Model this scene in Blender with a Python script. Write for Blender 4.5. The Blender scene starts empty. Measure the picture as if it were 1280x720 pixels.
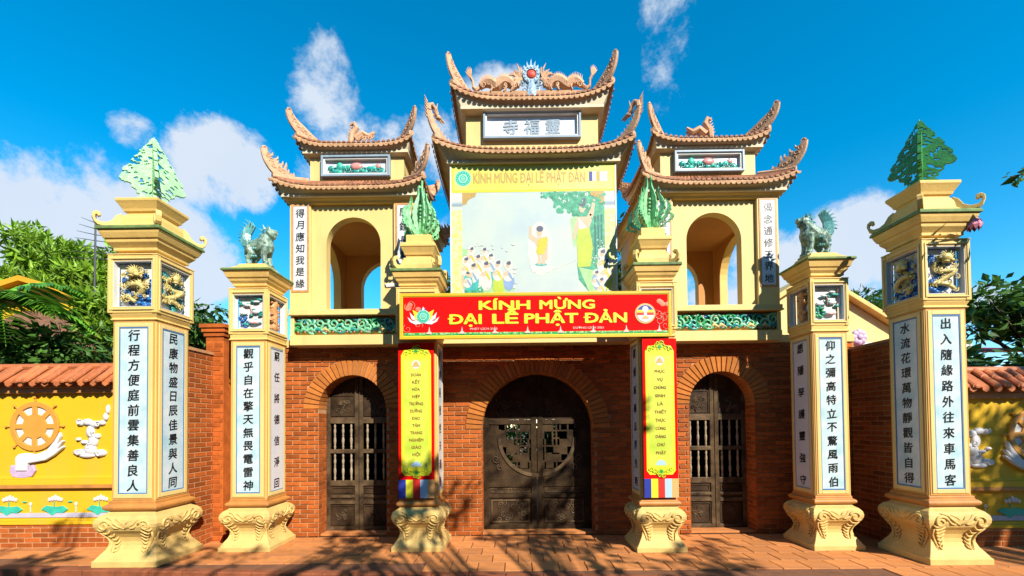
import bpy, math, random
from math import sin, cos, pi, radians, sqrt, atan2
from mathutils import Vector
random.seed(7)
S = bpy.context.scene
C = S.collection

# ------------------------------------------------------------------ camera
def setup_camera():
    f, yaw, pitch, roll = 544.58, .00732, .02048, -.0097
    cam = bpy.data.objects.new('camera', bpy.data.cameras.new('camera')); C.objects.link(cam)
    fw = Vector((-sin(yaw)*cos(pitch), cos(yaw)*cos(pitch), sin(pitch)))
    rt = Vector((cos(yaw), sin(yaw), 0)); up = rt.cross(fw)
    r2 = rt*cos(roll)+up*sin(roll); u2 = up*cos(roll)-rt*sin(roll)
    m = cam.matrix_world.copy()
    for i in range(3):
        m[i][0], m[i][1], m[i][2] = r2[i], u2[i], -fw[i]
    m[0][3], m[1][3], m[2][3] = -.28876, 0, 1.6
    cam.matrix_world = m
    cam.data.sensor_width = 36; cam.data.lens = f/1280*36
    cam.data.shift_y = (519.43-360)/1280
    cam.data.clip_start = .05; cam.data.clip_end = 2000
    S.camera = cam
setup_camera()

# ------------------------------------------------------------------ light and sky
SUN = Vector((.65, -1, .856)).normalized()
EL = math.asin(SUN.z); AZ = atan2(SUN.x, SUN.y)
sun = bpy.data.objects.new('sun', bpy.data.lights.new('sun', 'SUN')); C.objects.link(sun)
sun.data.energy = 5.0; sun.data.angle = radians(.5); sun.data.color = (1, .93, .80)
sun.rotation_euler = SUN.to_track_quat('Z', 'Y').to_euler()
S.view_settings.view_transform = 'Standard'; S.view_settings.look = 'None'
S.view_settings.exposure = .88; S.view_settings.gamma = 1

def setup_world():
    w = bpy.data.worlds.new('World'); S.world = w; w.use_nodes = True
    nt = w.node_tree; N = nt.nodes; L = nt.links; N.clear()
    out = N.new('ShaderNodeOutputWorld'); bg = N.new('ShaderNodeBackground'); bg.inputs[1].default_value = .085
    sky = N.new('ShaderNodeTexSky'); sky.sky_type = 'NISHITA'; sky.sun_disc = False
    sky.sun_elevation = EL; sky.sun_rotation = AZ; sky.air_density = 1.0; sky.dust_density = .0; sky.ozone_density = 3.0; sky.altitude = 800
    hs = N.new('ShaderNodeHueSaturation'); hs.inputs['Saturation'].default_value = 1.42; hs.inputs['Value'].default_value = 1.6
    hs.inputs['Hue'].default_value = .483
    L.new(sky.outputs[0], hs.inputs['Color'])
    tc = N.new('ShaderNodeTexCoord')
    def math_(op, a, b=None, clamp=False):
        n = N.new('ShaderNodeMath'); n.operation = op; n.use_clamp = clamp
        for i, x in enumerate((a, b)):
            if x is None: continue
            if isinstance(x, (int, float)): n.inputs[i].default_value = x
            else: L.new(x, n.inputs[i])
        return n.outputs[0]
    nz = N.new('ShaderNodeTexNoise'); nz.inputs['Scale'].default_value = 5.2; nz.inputs['Detail'].default_value = 11; nz.inputs['Roughness'].default_value = .66
    nz.inputs['Distortion'].default_value = .15
    L.new(tc.outputs['Generated'], nz.inputs['Vector'])
    nz2 = N.new('ShaderNodeTexNoise'); nz2.inputs['Scale'].default_value = 2.2; nz2.inputs['Detail'].default_value = 6
    L.new(tc.outputs['Generated'], nz2.inputs['Vector'])
    # cumulus banks hanging in fixed directions of the sky: (x/y, z/y, half width, half height, density)
    banks = [(-1.06,.38,.30,.22,1.0),(-.80,.40,.17,.13,.8),(-.68,.60,.10,.10,.9),(-.70,.70,.08,.05,.5),
             (-.42,.80,.10,.12,.72),(-.33,.63,.14,.12,.66),(-.17,.55,.15,.16,.62),(-.02,.74,.11,.08,1.1),(.06,.72,.07,.06,.9),
             (.36,.92,.08,.15,.72),(.60,.30,.20,.13,.85),(.76,.42,.11,.09,.95),(1.05,.26,.14,.05,.7),(-.88,.69,.05,.05,.4),(.62,.68,.09,.16,.25),(-.05,.35,.2,.12,.4),(1.2,.85,.2,.1,.2)]
    tot = None
    for (cx, cz, a, b, d) in banks:
        v = Vector((cx, 1, cz)).normalized()
        e1 = Vector((1, -cx, 0)).normalized(); e2 = v.cross(e1)
        k = 1/sqrt(1+cx*cx+cz*cz)
        def dot(vec, s):
            n = N.new('ShaderNodeVectorMath'); n.operation = 'DOT_PRODUCT'; L.new(tc.outputs['Generated'], n.inputs[0])
            n.inputs[1].default_value = tuple(vec*s); return n.outputs['Value']
        p = dot(e1, 1/(a*k)); q = dot(e2, 1/(b*k))
        r2 = math_('ADD', math_('MULTIPLY', p, p), math_('MULTIPLY', q, q))
        fr = math_('GREATER_THAN', dot(v, 1), 0)
        m = math_('MULTIPLY', math_('MULTIPLY', math_('SUBTRACT', 1.15, math_('MULTIPLY', r2, .55), True), d), fr)
        tot = m if tot is None else math_('MAXIMUM', tot, m)
    # thin general cover elsewhere
    gen = math_('MULTIPLY', math_('SUBTRACT', nz2.outputs[0], .66, True), 2.5)
    tot = math_('MAXIMUM', tot, gen)
    dens = math_('MULTIPLY', math_('SUBTRACT', math_('ADD', math_('MULTIPLY', tot, .46), nz.outputs[0]), .715), 6.5, True)
    dens = math_('MULTIPLY', dens, .88, True)
    sm = N.new('ShaderNodeMapRange'); sm.interpolation_type = 'SMOOTHSTEP'; L.new(dens, sm.inputs[0])
    cr = N.new('ShaderNodeMixRGB'); L.new(nz2.outputs[0], cr.inputs[0]); cr.inputs[1].default_value = (3.9, 4.7, 6.0, 1); cr.inputs[2].default_value = (5.4, 5.8, 6.2, 1)
    mx = N.new('ShaderNodeMixRGB'); L.new(sm.outputs[0], mx.inputs[0]); L.new(hs.outputs[0], mx.inputs[1]); L.new(cr.outputs[0], mx.inputs[2])
    L.new(mx.outputs[0], bg.inputs[0]); L.new(bg.outputs[0], out.inputs[0])
setup_world()

# ------------------------------------------------------------------ materials
def mat(name, col, rough=.6, var=.12, scale=3.0, bump=0.0, bscale=30, col2=None, isl=0, spec=.4, trans=0, stain=None):
    col = tuple(c*.72 for c in col); col2 = tuple(c*.72 for c in col2) if col2 else None
    m = bpy.data.materials.new(name); m.use_nodes = True
    nt = m.node_tree; N = nt.nodes; L = nt.links
    b = N['Principled BSDF']; b.inputs['Roughness'].default_value = rough
    b.inputs['Specular IOR Level'].default_value = spec
    tc = N.new('ShaderNodeTexCoord')
    nz = N.new('ShaderNodeTexNoise'); nz.inputs['Scale'].default_value = scale; nz.inputs['Detail'].default_value = 6; nz.inputs['Roughness'].default_value = .6
    L.new(tc.outputs['Object'], nz.inputs['Vector'])
    rp = N.new('ShaderNodeValToRGB'); L.new(nz.outputs[0], rp.inputs[0])
    rp.color_ramp.elements[0].position = .32; rp.color_ramp.elements[1].position = .68
    c1 = tuple(max(0, c*(1-var)) for c in col)+(1,); c2 = tuple(min(1, c*(1+var)) for c in (col2 or col))+(1,)
    rp.color_ramp.elements[0].color = c1; rp.color_ramp.elements[1].color = c2
    last = rp.outputs[0]
    if isl:
        gi = N.new('ShaderNodeNewGeometry'); oi = N.new('ShaderNodeObjectInfo')
        ad = N.new('ShaderNodeMath'); ad.operation = 'ADD'; L.new(gi.outputs['Random Per Island'], ad.inputs[0]); L.new(oi.outputs['Random'], ad.inputs[1])
        fr = N.new('ShaderNodeMath'); fr.operation = 'FRACT'; L.new(ad.outputs[0], fr.inputs[0])
        mr = N.new('ShaderNodeMapRange'); L.new(fr.outputs[0], mr.inputs[0]); mr.inputs[3].default_value = 1-isl; mr.inputs[4].default_value = 1+isl
        hs = N.new('ShaderNodeHueSaturation'); L.new(mr.outputs[0], hs.inputs['Value']); L.new(last, hs.inputs['Color']); last = hs.outputs[0]
    if stain:
        n3 = N.new('ShaderNodeTexNoise'); n3.inputs['Scale'].default_value = stain[1]; n3.inputs['Detail'].default_value = 8
        mp = N.new('ShaderNodeMapping'); mp.inputs['Scale'].default_value = (1, 1, .22); L.new(tc.outputs['Object'], mp.inputs[0]); L.new(mp.outputs[0], n3.inputs['Vector'])
        r3 = N.new('ShaderNodeMapRange'); L.new(n3.outputs[0], r3.inputs[0]); r3.inputs[1].default_value = .52; r3.inputs[2].default_value = .75; r3.inputs[4].default_value = stain[2]
        m3 = N.new('ShaderNodeMixRGB'); L.new(r3.outputs[0], m3.inputs[0]); L.new(last, m3.inputs[1]); m3.inputs[2].default_value = tuple(stain[0])+(1,); last = m3.outputs[0]
    L.new(last, b.inputs['Base Color'])
    if trans:
        b.inputs['Transmission Weight'].default_value = 0
        tl = N.new('ShaderNodeBsdfTranslucent'); L.new(last, tl.inputs[0]); ms = N.new('ShaderNodeMixShader'); ms.inputs[0].default_value = trans
        L.new(b.outputs[0], ms.inputs[1]); L.new(tl.outputs[0], ms.inputs[2]); L.new(ms.outputs[0], N['Material Output'].inputs[0])
    if bump:
        n2 = N.new('ShaderNodeTexNoise'); n2.inputs['Scale'].default_value = bscale; n2.inputs['Detail'].default_value = 8
        L.new(tc.outputs['Object'], n2.inputs['Vector'])
        bp = N.new('ShaderNodeBump'); bp.inputs['Strength'].default_value = bump; bp.inputs['Distance'].default_value = .01
        L.new(n2.outputs[0], bp.inputs['Height']); L.new(bp.outputs[0], b.inputs['Normal'])
    return m

M = dict(
 cream=mat('cream_paint', (.88,.58,.17), .62, .08, 1.4, .25, 45, stain=((.40,.22,.07),4.2,.6)),
 creampale=mat('pale_cream_paint', (.87,.64,.24), .6, .05, 1.4, .12, 45, stain=((.46,.32,.12),4.5,.5)),
 creamed=mat('ochre_edge_paint', (.72,.36,.09), .6, .08, 3, .1, 40),
 pedestal=mat('pedestal_cement', (.76,.52,.17), .68, .10, 5, .35, 60, stain=((.38,.24,.09),4,.55)),
 mould=mat('orange_moulding_paint', (.62,.26,.06), .5, .12, 6, .15, 40, stain=((.25,.10,.04),5,.5)),
 white=mat('white_paint', (.82,.80,.76), .55, .04, 3, .05, 40),
 marble=mat('pale_blue_marble_board', (.80,.84,.86), .22, .0, 4.0, 0, col2=(.42,.66,.74), spec=.6),
 marblew=mat('white_marble_board', (.80,.81,.83), .25, .0, 4.0, 0, col2=(.72,.74,.79), spec=.6),
 blue=mat('blue_border_paint', (.10,.22,.46), .45, .15, 5),
 greyblue=mat('grey_blue_frame', (.30,.40,.50), .5, .12, 5),
 ink=mat('black_ink', (.012,.011,.014), .35, 0),
 brick=mat('brick', (.45,.108,.018), .85, .2, 9, .5, 120, isl=.30, spec=.2, stain=((.16,.045,.02),1.6,.75)),
 archbrick=mat('arch_brick', (.54,.18,.035), .85, .14, 9, .5, 120, isl=.18, spec=.2),
 mortar=mat('mortar', (.60,.31,.15), .9, .15, 8, .3, 120, spec=.1, stain=((.30,.14,.08),1.6,.7)),
 paver=mat('terracotta_paver', (.68,.255,.075), .8, .16, 6, .3, 70, isl=.16, spec=.3, stain=((.20,.09,.05),2.0,.65)),
 joint=mat('paver_joint', (.22,.09,.04), .9, .2, 8, .3, 80),
 kerb=mat('kerb_concrete', (.30,.085,.03), .85, .3, 6, .5, 60),
 asphalt=mat('asphalt', (.05,.05,.052), .9, .25, 20, .6, 150),
 tile2=mat('brown_roof_tile', (.40,.16,.075), .7, .2, 8, .3, 60, isl=.25, stain=((.12,.06,.04),5,.6)), tile=mat('terracotta_roof_tile', (.58,.17,.055), .6, .18, 8, .3, 60, isl=.2, stain=((.16,.07,.04),5,.45)),
 eave=mat('salmon_eave_cement', (.60,.34,.17), .75, .22, 9, .4, 70, isl=.12, stain=((.26,.10,.04),9,.6)),
 horn=mat('salmon_ornament_cement', (.72,.42,.24), .75, .2, 12, .5, 60, stain=((.35,.13,.06),10,.6)),
 soffit=mat('soffit_white_paint', (.82,.68,.45), .7, .1, 3, .1, 40, stain=((.30,.26,.18),4,.4)),
 inner=mat('tower_inner_orange_paint', (.62,.27,.07), .7, .1, 2),
 yellow=mat('bright_yellow_paint', (.84,.50,.008), .75, .05, 1.2, .15, 40, stain=((.62,.33,.05),2.5,.4)),
 yellowband=mat('deep_yellow_paint', (.78,.38,.008), .6, .06, 2, .1, 40),
 orange=mat('wheel_orange_paint', (.76,.34,.05), .5, .08, 6),
 relief=mat('white_relief_plaster', (.78,.77,.80), .5, .06, 9, .2, 60),
 mauve=mat('mauve_lotus_paint', (.62,.45,.66), .5, .15, 9),
 lotusg=mat('turquoise_lotus_leaf_paint', (.05,.55,.40), .45, .2, 12),
 lilac=mat('lilac_water_band', (.58,.55,.68), .5, .1, 5),
 wood=mat('carved_dark_wood', (.055,.033,.019), .42, .35, 6, .5, 50, col2=(.13,.085,.045), spec=.2), woodm=mat('dark_door_wood', (.024,.014,.008), .5, .35, 5, .5, 50, col2=(.062,.038,.019), spec=.12), woodd=mat('near_black_wood', (.03,.018,.011), .5, .3, 4, .5, 50, col2=(.065,.038,.02), spec=.15), roomshade=mat('room_shade_brown', (.035,.02,.012), .8, .1, 2), mint=mat('mint_relief_glaze', (.22,.62,.36), .3, .25, 14),
 woodl=mat('worn_light_wood', (.34,.27,.18), .5, .3, 8, .4, 50),
 dark=mat('dark_void', (.012,.010,.010), .9, 0),
 gold=mat('gold_relief_paint', (.62,.46,.10), .38, .25, 20, .3, 60, col2=(.75,.62,.26)),
 cobalt=mat('cobalt_relief_glaze', (.03,.17,.50), .25, .3, 20),
 teal=mat('teal_relief_glaze', (.04,.36,.32), .25, .35, 20),
 green=mat('green_relief_glaze', (.05,.40,.16), .25, .3, 20),
 pinkr=mat('pink_relief_glaze', (.72,.32,.30), .3, .2, 20),
 orangr=mat('orange_relief_plaster', (.66,.32,.12), .5, .2, 20),
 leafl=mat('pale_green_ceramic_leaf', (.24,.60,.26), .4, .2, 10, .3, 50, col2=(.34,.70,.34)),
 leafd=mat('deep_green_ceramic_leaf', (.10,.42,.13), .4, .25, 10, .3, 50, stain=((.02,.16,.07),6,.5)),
 plant=mat('green_ceramic_flame_leaf', (.16,.58,.22), .35, .3, 12, .3, 50, col2=(.34,.74,.36)),
 greenedge=mat('mossy_green_edge', (.15,.24,.07), .7, .4, 9, .3, 40),
 lion=mat('turquoise_mosaic_glaze', (.05,.19,.18), .35, .35, 26, .6, 60, col2=(.34,.48,.36), stain=((.03,.05,.05),12,.9)),
 lionl=mat('pale_aqua_glaze', (.14,.40,.40), .35, .3, 20, .3, 50, stain=((.05,.10,.10),14,.8)),
 silver=mat('moon_blue_mosaic', (.22,.42,.62), .35, .35, 30, .3, 50, col2=(.45,.60,.72)),
 redball=mat('red_pearl', (.75,.10,.06), .3, .1, 5),
 bred=mat('banner_red_print', (.82,.004,.004), .75, .08, 1.5, spec=.08), bgold=mat('banner_gold_border', (.85,.50,.02), .45, .08, 4),
 bgold2=mat('banner_lime_ornament_print', (.55,.70,.02), .45, .1, 4), byel=mat('banner_yellow_print', (.85,.80,.03), .5, .04, 3), blime=mat('banner_lime_print', (.50,.68,.04), .5, .12, 2.2, col2=(.80,.80,.10)), bgreen=mat('banner_green_print', (.02,.38,.07), .5, .3, 20),
 bjade=mat('emblem_jade_print', (.0,.50,.34), .5, .02, 3), bjade2=mat('emblem_mint_print', (.42,.80,.62), .5, .02, 3),
 pwhite=mat('poster_pale_print', (.62,.66,.66), .5, .1, 7, col2=(.70,.70,.62)), bwhite=mat('print_white', (.84,.83,.82), .5, .02, 3), bpink=mat('print_pale_pink', (.82,.60,.52), .5, .05, 3),
 bblue=mat('print_navy', (.02,.04,.35), .5, .02, 3), bflblue=mat('print_pale_blue', (.45,.65,.85), .5, .02, 3), bflor=mat('print_orange', (.85,.45,.16), .5, .02, 3), bflred=mat('print_flag_red', (.75,.03,.02), .5, .02, 3),
 bscroll=mat('print_red_scroll', (.86,.22,.12), .5, .1, 3), bmaroon=mat('print_brown_lettering', (.28,.10,.03), .5, .02, 3),
 boardtop=mat('faded_yellow_print', (.72,.70,.06), .5, .06, 1.6, col2=(.74,.72,.22)), boardtxt=mat('faded_gold_lettering', (.55,.36,.10), .5, .05, 3),
 sky1=mat('billboard_pale_print', (.46,.58,.64), .5, .02, 1.3, col2=(.60,.68,.58)),
 bfol=mat('billboard_foliage_print', (.01,.24,.13), .5, .2, 14, col2=(.08,.46,.28)), bfol2=mat('billboard_light_green_print', (.26,.60,.18), .5, .1, 5, col2=(.46,.70,.38)),
 bcol=mat('billboard_flower_column_print', (.78,.80,.66), .5, .1, 16, col2=(.58,.62,.04)), bshoe=mat('billboard_skin_print', (.64,.50,.34), .5, .05, 6),
 bhair=mat('billboard_hair_print', (.10,.11,.17), .5, 0), brobe=mat('billboard_robe_print', (.62,.56,.05), .5, .1, 8), bdress=mat('billboard_dress_print', (.50,.62,.06), .5, .12, 8), bsash=mat('billboard_blue_cloth_print', (.24,.38,.62), .5, .15, 9), bteal=mat('billboard_teal_cloth_print', (.05,.45,.42), .5, .15, 9), btrunk=mat('billboard_trunk_print', (.01,.16,.14), .5, .15, 9),
 rust=mat('dark_metal', (.05,.05,.055), .5, .2, 8),
 bark=mat('bark', (.13,.09,.06), .9, .35, 9, .8, 30),
 leafA=mat('leaf_yellow_green', (.16,.32,.02), .5, .4, 2.5, col2=(.28,.48,.03), isl=.35, trans=.3),
 leafB=mat('leaf_mid_green', (.045,.13,.02), .5, .4, 2.5, col2=(.09,.22,.03), isl=.35, trans=.25),
 leafC=mat('leaf_dark_green', (.03,.09,.02), .5, .4, 2.5, col2=(.06,.16,.03), isl=.35, trans=.2),
 palm=mat('palm_leaf', (.05,.22,.02), .4, .4, 3, col2=(.18,.46,.03), isl=.25, trans=.25),
 redroof=mat('red_metal_roof', (.42,.03,.035), .45, .15, 3), lantern=mat('pink_lotus_cloth', (.85,.30,.42), .5, .15, 9), brownwood=mat('brown_roof_batten', (.22,.10,.05), .8, .3, 6),
 soil=mat('bare_soil', (.16,.11,.07), .95, .3, 5, .5, 30),
)

# ------------------------------------------------------------------ mesh builder
WL = {}
def thing(name, label, cat, loc=(0, 0, 0), group=None):
    o = bpy.data.objects.new(name, None); C.objects.link(o); o.location = loc
    o.empty_display_size = .2
    o['label'] = label; o['category'] = cat
    if group: o['group'] = group
    WL[o.name] = Vector(loc); return o
def frame(o, r, u=(0, 0, 1)):
    o, r, u = Vector(o), Vector(r), Vector(u); n = r.cross(u)
    return lambda a, b, c: (o.x+a*r.x+b*u.x+c*n.x, o.y+a*r.y+b*u.y+c*n.y, o.z+a*r.z+b*u.z+c*n.z)
FR, PX, NX = (1, 0, 0), (0, 1, 0), (0, -1, 0)     # right vectors of faces that look to -Y, +X, -X
class MB:
    def __init__(s, T=None): s.v, s.f, s.mi, s.T, s.m, s.k = [], [], [], T, 0, 0
    def add(s, vs, fs):
        o = len(s.v)
        s.v.extend([s.T(*p) for p in vs] if s.T else vs)
        s.f.extend([tuple(i+o for i in f) for f in fs]); s.mi.extend([s.m]*len(fs))
    def box(s, x0, x1, y0, y1, z0, z1):
        s.add([(x0,y0,z0),(x1,y0,z0),(x1,y1,z0),(x0,y1,z0),(x0,y0,z1),(x1,y0,z1),(x1,y1,z1),(x0,y1,z1)],
              [(0,3,2,1),(4,5,6,7),(0,1,5,4),(1,2,6,5),(2,3,7,6),(3,0,4,7)])
    def rings(s, R, cap=True, closed=True):
        n = len(R[0]); vs = [p for r in R for p in r]; fs = []
        for k in range(len(R)-1):
            for i in range(n if closed else n-1):
                j = (i+1) % n; fs.append((k*n+i, k*n+j, (k+1)*n+j, (k+1)*n+i))
        if cap: fs.append(tuple(range(n))[::-1]); fs.append(tuple(range((len(R)-1)*n, len(R)*n)))
        s.add(vs, fs)
    def sq(s, cx, cy, prof, hyx=0):
        s.rings([[(cx-h,cy-h-hyx,z),(cx+h,cy-h-hyx,z),(cx+h,cy+h+hyx,z),(cx-h,cy+h+hyx,z)] for h, z in prof])
    def rect(s, cx, cy, prof):
        s.rings([[(cx-a,cy-b,z),(cx+a,cy-b,z),(cx+a,cy+b,z),(cx-a,cy+b,z)] for a, b, z in prof])
    def tube(s, pts, rad, n=6, fl=1.0):
        P = [Vector(p) for p in pts]; R = []
        for i, p in enumerate(P):
            d = (P[min(i+1, len(P)-1)]-P[max(i-1, 0)]).normalized()
            a = d.orthogonal().normalized() if i == 0 else (a - d*a.dot(d)).normalized()
            b = d.cross(a); r = rad[i] if isinstance(rad, (list, tuple)) else rad
            R.append([tuple(p+a*r*cos(2*pi*k/n)+b*r*fl*sin(2*pi*k/n)) for k in range(n)])
        s.rings(R)
    def blob(s, c, r, nu=8, nv=5):
        if isinstance(r, (int, float)): r = (r, r, r)
        R = []
        for j in range(1, nv):
            t = pi*j/nv; R.append([(c[0]+r[0]*sin(t)*cos(2*pi*i/nu), c[1]+r[1]*sin(t)*sin(2*pi*i/nu), c[2]-r[2]*cos(t)) for i in range(nu)])
        vs = [p for q in R for p in q]; n = nu; fs = []
        for k in range(len(R)-1):
            for i in range(n): fs.append((k*n+i, k*n+(i+1) % n, (k+1)*n+(i+1) % n, (k+1)*n+i))
        b0 = len(vs); vs += [(c[0], c[1], c[2]-r[2]), (c[0], c[1], c[2]+r[2])]
        for i in range(n): fs.append((b0, (i+1) % n, i)); fs.append((b0+1, (len(R)-1)*n+i, (len(R)-1)*n+(i+1) % n))
        s.add(vs, fs)
    def poly(s, pts, c0, c1):
        n = len(pts); s.k += 1
        if c1-c0 < .004: c1 += s.k*2.5e-5
        ar = sum(pts[i][0]*pts[(i+1) % n][1]-pts[(i+1) % n][0]*pts[i][1] for i in range(n))
        if ar < 0: pts = pts[::-1]
        s.add([(a, b, c0) for a, b in pts]+[(a, b, c1) for a, b in pts],
              [tuple(range(n))[::-1], tuple(range(n, 2*n))]+[(i, (i+1) % n, (i+1) % n+n, i+n) for i in range(n)])
    def disc(s, a, b, r, c0, c1, n=20, ry=None):
        s.poly([(a+r*cos(2*pi*i/n), b+(ry or r)*sin(2*pi*i/n)) for i in range(n)], c0, c1)
    def ring(s, a, b, r0, r1, c0, c1, n=28, t0=0, t1=2*pi):
        full = abs(t1-t0-2*pi) < 1e-6; m = n if full else n+1; R = []
        for i in range(m):
            t = t0+(t1-t0)*i/n; R.append([(a+r0*cos(t),b+r0*sin(t),c0),(a+r1*cos(t),b+r1*sin(t),c0),(a+r1*cos(t),b+r1*sin(t),c1),(a+r0*cos(t),b+r0*sin(t),c1)])
        if full: R.append(R[0])
        s.rings(R, cap=not full)
    def frm(s, a0, a1, b0, b1, w, c0, c1):       # rectangular picture frame, pieces butted
        s.box(a0, a0+w, b0, b1, c0, c1); s.box(a1-w, a1, b0, b1, c0, c1)
        s.box(a0+w, a1-w, b0, b0+w, c0, c1); s.box(a0+w, a1-w, b1-w, b1, c0, c1)
    def spiral(s, a, b, c, r0, turns, w, ph=0, dr=1, n=14, fl=1.0):
        P = []
        for i in range(n+1):
            t = i/n; r = r0*(1-.85*t); an = ph+dr*turns*2*pi*t; P.append((a+r*cos(an), b+r*sin(an), c))
        s.tube(P, [w*(1-.4*i/n) for i in range(n+1)], 5)
    def plate(s, fn, a0, a1, b0, b1, st, c0, c1):  # pierced plate: keep the cells where fn(a, b) is true
        na, nb = int((a1-a0)/st)+1, int((b1-b0)/st)+1
        g = [[fn(a0+(i+.5)*st, b0+(j+.5)*st) for j in range(nb)] for i in range(na)]
        idx = {}; vs = []; fs = []
        def V(i, j, k):
            if (i, j, k) not in idx: idx[(i, j, k)] = len(vs); vs.append((a0+i*st, b0+j*st, (c0, c1)[k]))
            return idx[(i, j, k)]
        for i in range(na):
            for j in range(nb):
                if not g[i][j]: continue
                fs.append((V(i,j,1), V(i+1,j,1), V(i+1,j+1,1), V(i,j+1,1))); fs.append((V(i,j,0), V(i,j+1,0), V(i+1,j+1,0), V(i+1,j,0)))
                if i == 0 or not g[i-1][j]: fs.append((V(i,j,0), V(i,j,1), V(i,j+1,1), V(i,j+1,0)))
                if i == na-1 or not g[i+1][j]: fs.append((V(i+1,j,0), V(i+1,j+1,0), V(i+1,j+1,1), V(i+1,j,1)))
                if j == 0 or not g[i][j-1]: fs.append((V(i,j,0), V(i+1,j,0), V(i+1,j,1), V(i,j,1)))
                if j == nb-1 or not g[i][j+1]: fs.append((V(i,j+1,0), V(i,j+1,1), V(i+1,j+1,1), V(i+1,j+1,0)))
        s.add(vs, fs)
    def arch(s, a0, a1, b0, b1, ac, h, bs, c0, c1, sill=None, n=18, back=True):
        """wall panel with an arched opening (half width h, springing at bs), thickness c0..c1"""
        sl = b0 if sill is None else sill
        A = [(ac+h*cos(pi*i/n), bs+h*sin(pi*i/n)) for i in range(n+1)]     # right to left
        for c, fl in ((c1, 0), (c0, 1)):
            if c == c0 and not back: continue
            q = []
            q.append([(a0,sl),(ac-h,sl),(ac-h,bs),(a0,bs)]); q.append([(ac+h,sl),(a1,sl),(a1,bs),(ac+h,bs)])
            q.append([(a0,bs),(ac-h,bs),(ac-h,b1),(a0,b1)]); q.append([(ac+h,bs),(a1,bs),(a1,b1),(ac+h,b1)])
            if sl > b0: q.append([(a0,b0),(a1,b0),(a1,sl),(a0,sl)])
            for i in range(n): q.append([A[i+1], A[i], (A[i][0], b1), (A[i+1][0], b1)])
            for k in q:
                if fl: k = k[::-1]
                s.add([(a, b, c) for a, b in k], [(0, 1, 2, 3)])
        pr = [(ac+h, sl)]+A+[(ac-h, sl)]
        for i in range(len(pr)-1):
            (x0, y0), (x1, y1) = pr[i], pr[i+1]; s.add([(x0,y0,c0),(x1,y1,c0),(x1,y1,c1),(x0,y0,c1)], [(0,1,2,3)])
        if sl > b0: s.add([(ac-h,sl,c0),(ac+h,sl,c0),(ac+h,sl,c1),(ac-h,sl,c1)], [(0,1,2,3)])
        for (p, q) in (((a0,b0),(a0,b1)),((a1,b1),(a1,b0)),((a0,b1),(a1,b1))):
            s.add([(p[0],p[1],c0),(q[0],q[1],c0),(q[0],q[1],c1),(p[0],p[1],c1)], [(0,1,2,3)])
    def build(s, name, mats, parent=None, smooth=False, kind=None, label=None, bevel=0, remesh=0, split=False):
        if split:
            par = list(range(len(s.v)))
            def find(i):
                while par[i] != i: par[i] = par[par[i]]; i = par[i]
                return i
            for f in s.f:
                r = find(f[0])
                for i in f[1:]: par[find(i)] = r
            G = {}
            for f, m in zip(s.f, s.mi): G.setdefault(find(f[0]), []).append((f, m))
            for g in G.values():
                b = MB(); ix = {}
                for f, m in g:
                    for i in f:
                        if i not in ix: ix[i] = len(b.v); b.v.append(s.v[i])
                    b.f.append(tuple(ix[i] for i in f)); b.mi.append(m)
                o = b.build(name, mats, parent, smooth, kind, label, bevel, remesh)
            return o
        if not isinstance(mats, (list, tuple)): mats = [mats]
        off = WL[parent.name] if parent else Vector((0, 0, 0))
        me = bpy.data.meshes.new(name)
        me.from_pydata([(p[0]-off.x, p[1]-off.y, p[2]-off.z) for p in s.v], [], s.f); 
        for m in mats: me.materials.append(M[m])
        if len(mats) > 1: me.polygons.foreach_set('material_index', s.mi)
        if smooth: me.polygons.foreach_set('use_smooth', [True]*len(me.polygons))
        me.update()
        o = bpy.data.objects.new(name, me); C.objects.link(o)
        if parent: o.parent = parent
        WL[o.name] = off.copy()
        if kind: o['kind'] = kind
        if label: o['label'] = label
        if bevel:
            b = o.modifiers.new('bevel', 'BEVEL'); b.width = bevel; b.segments = 2; b.limit_method = 'ANGLE'
        if remesh:
            r = o.modifiers.new('remesh', 'REMESH'); r.mode = 'VOXEL'; r.voxel_size = remesh; r.use_smooth_shade = True
        return o
def tag(o, label, cat, group=None):
    o['label'] = label; o['category'] = cat
    if group: o['group'] = group
    return o

# ------------------------------------------------------------------ lettering
_tx = {}
def glyph(t, bold=.0):
    if (t, bold) in _tx: return _tx[(t, bold)]
    cu = bpy.data.curves.new('t', 'FONT'); cu.body = t; cu.size = 1; cu.offset = bold; cu.resolution_u = 3; cu.fill_mode = 'FRONT'
    o = bpy.data.objects.new('t', cu); C.objects.link(o)
    dg = bpy.context.evaluated_depsgraph_get(); me = bpy.data.meshes.new_from_object(o.evaluated_get(dg))
    vs = [tuple(v.co) for v in me.vertices]; fs = [tuple(p.vertices) for p in me.polygons]
    bpy.data.objects.remove(o); bpy.data.curves.remove(cu); bpy.data.meshes.remove(me)
    if not vs: vs = [(0, 0, 0)]
    bb = (min(v[0] for v in vs), max(v[0] for v in vs), min(v[1] for v in vs), max(v[1] for v in vs))
    _tx[(t, bold)] = (vs, fs, bb); return _tx[(t, bold)]
STK = ((0, 0), (1, 0), (-1, 0), (0, 1), (0, -1), (.7, .7), (-.7, -.7), (.7, -.7), (-.7, .7))
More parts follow.
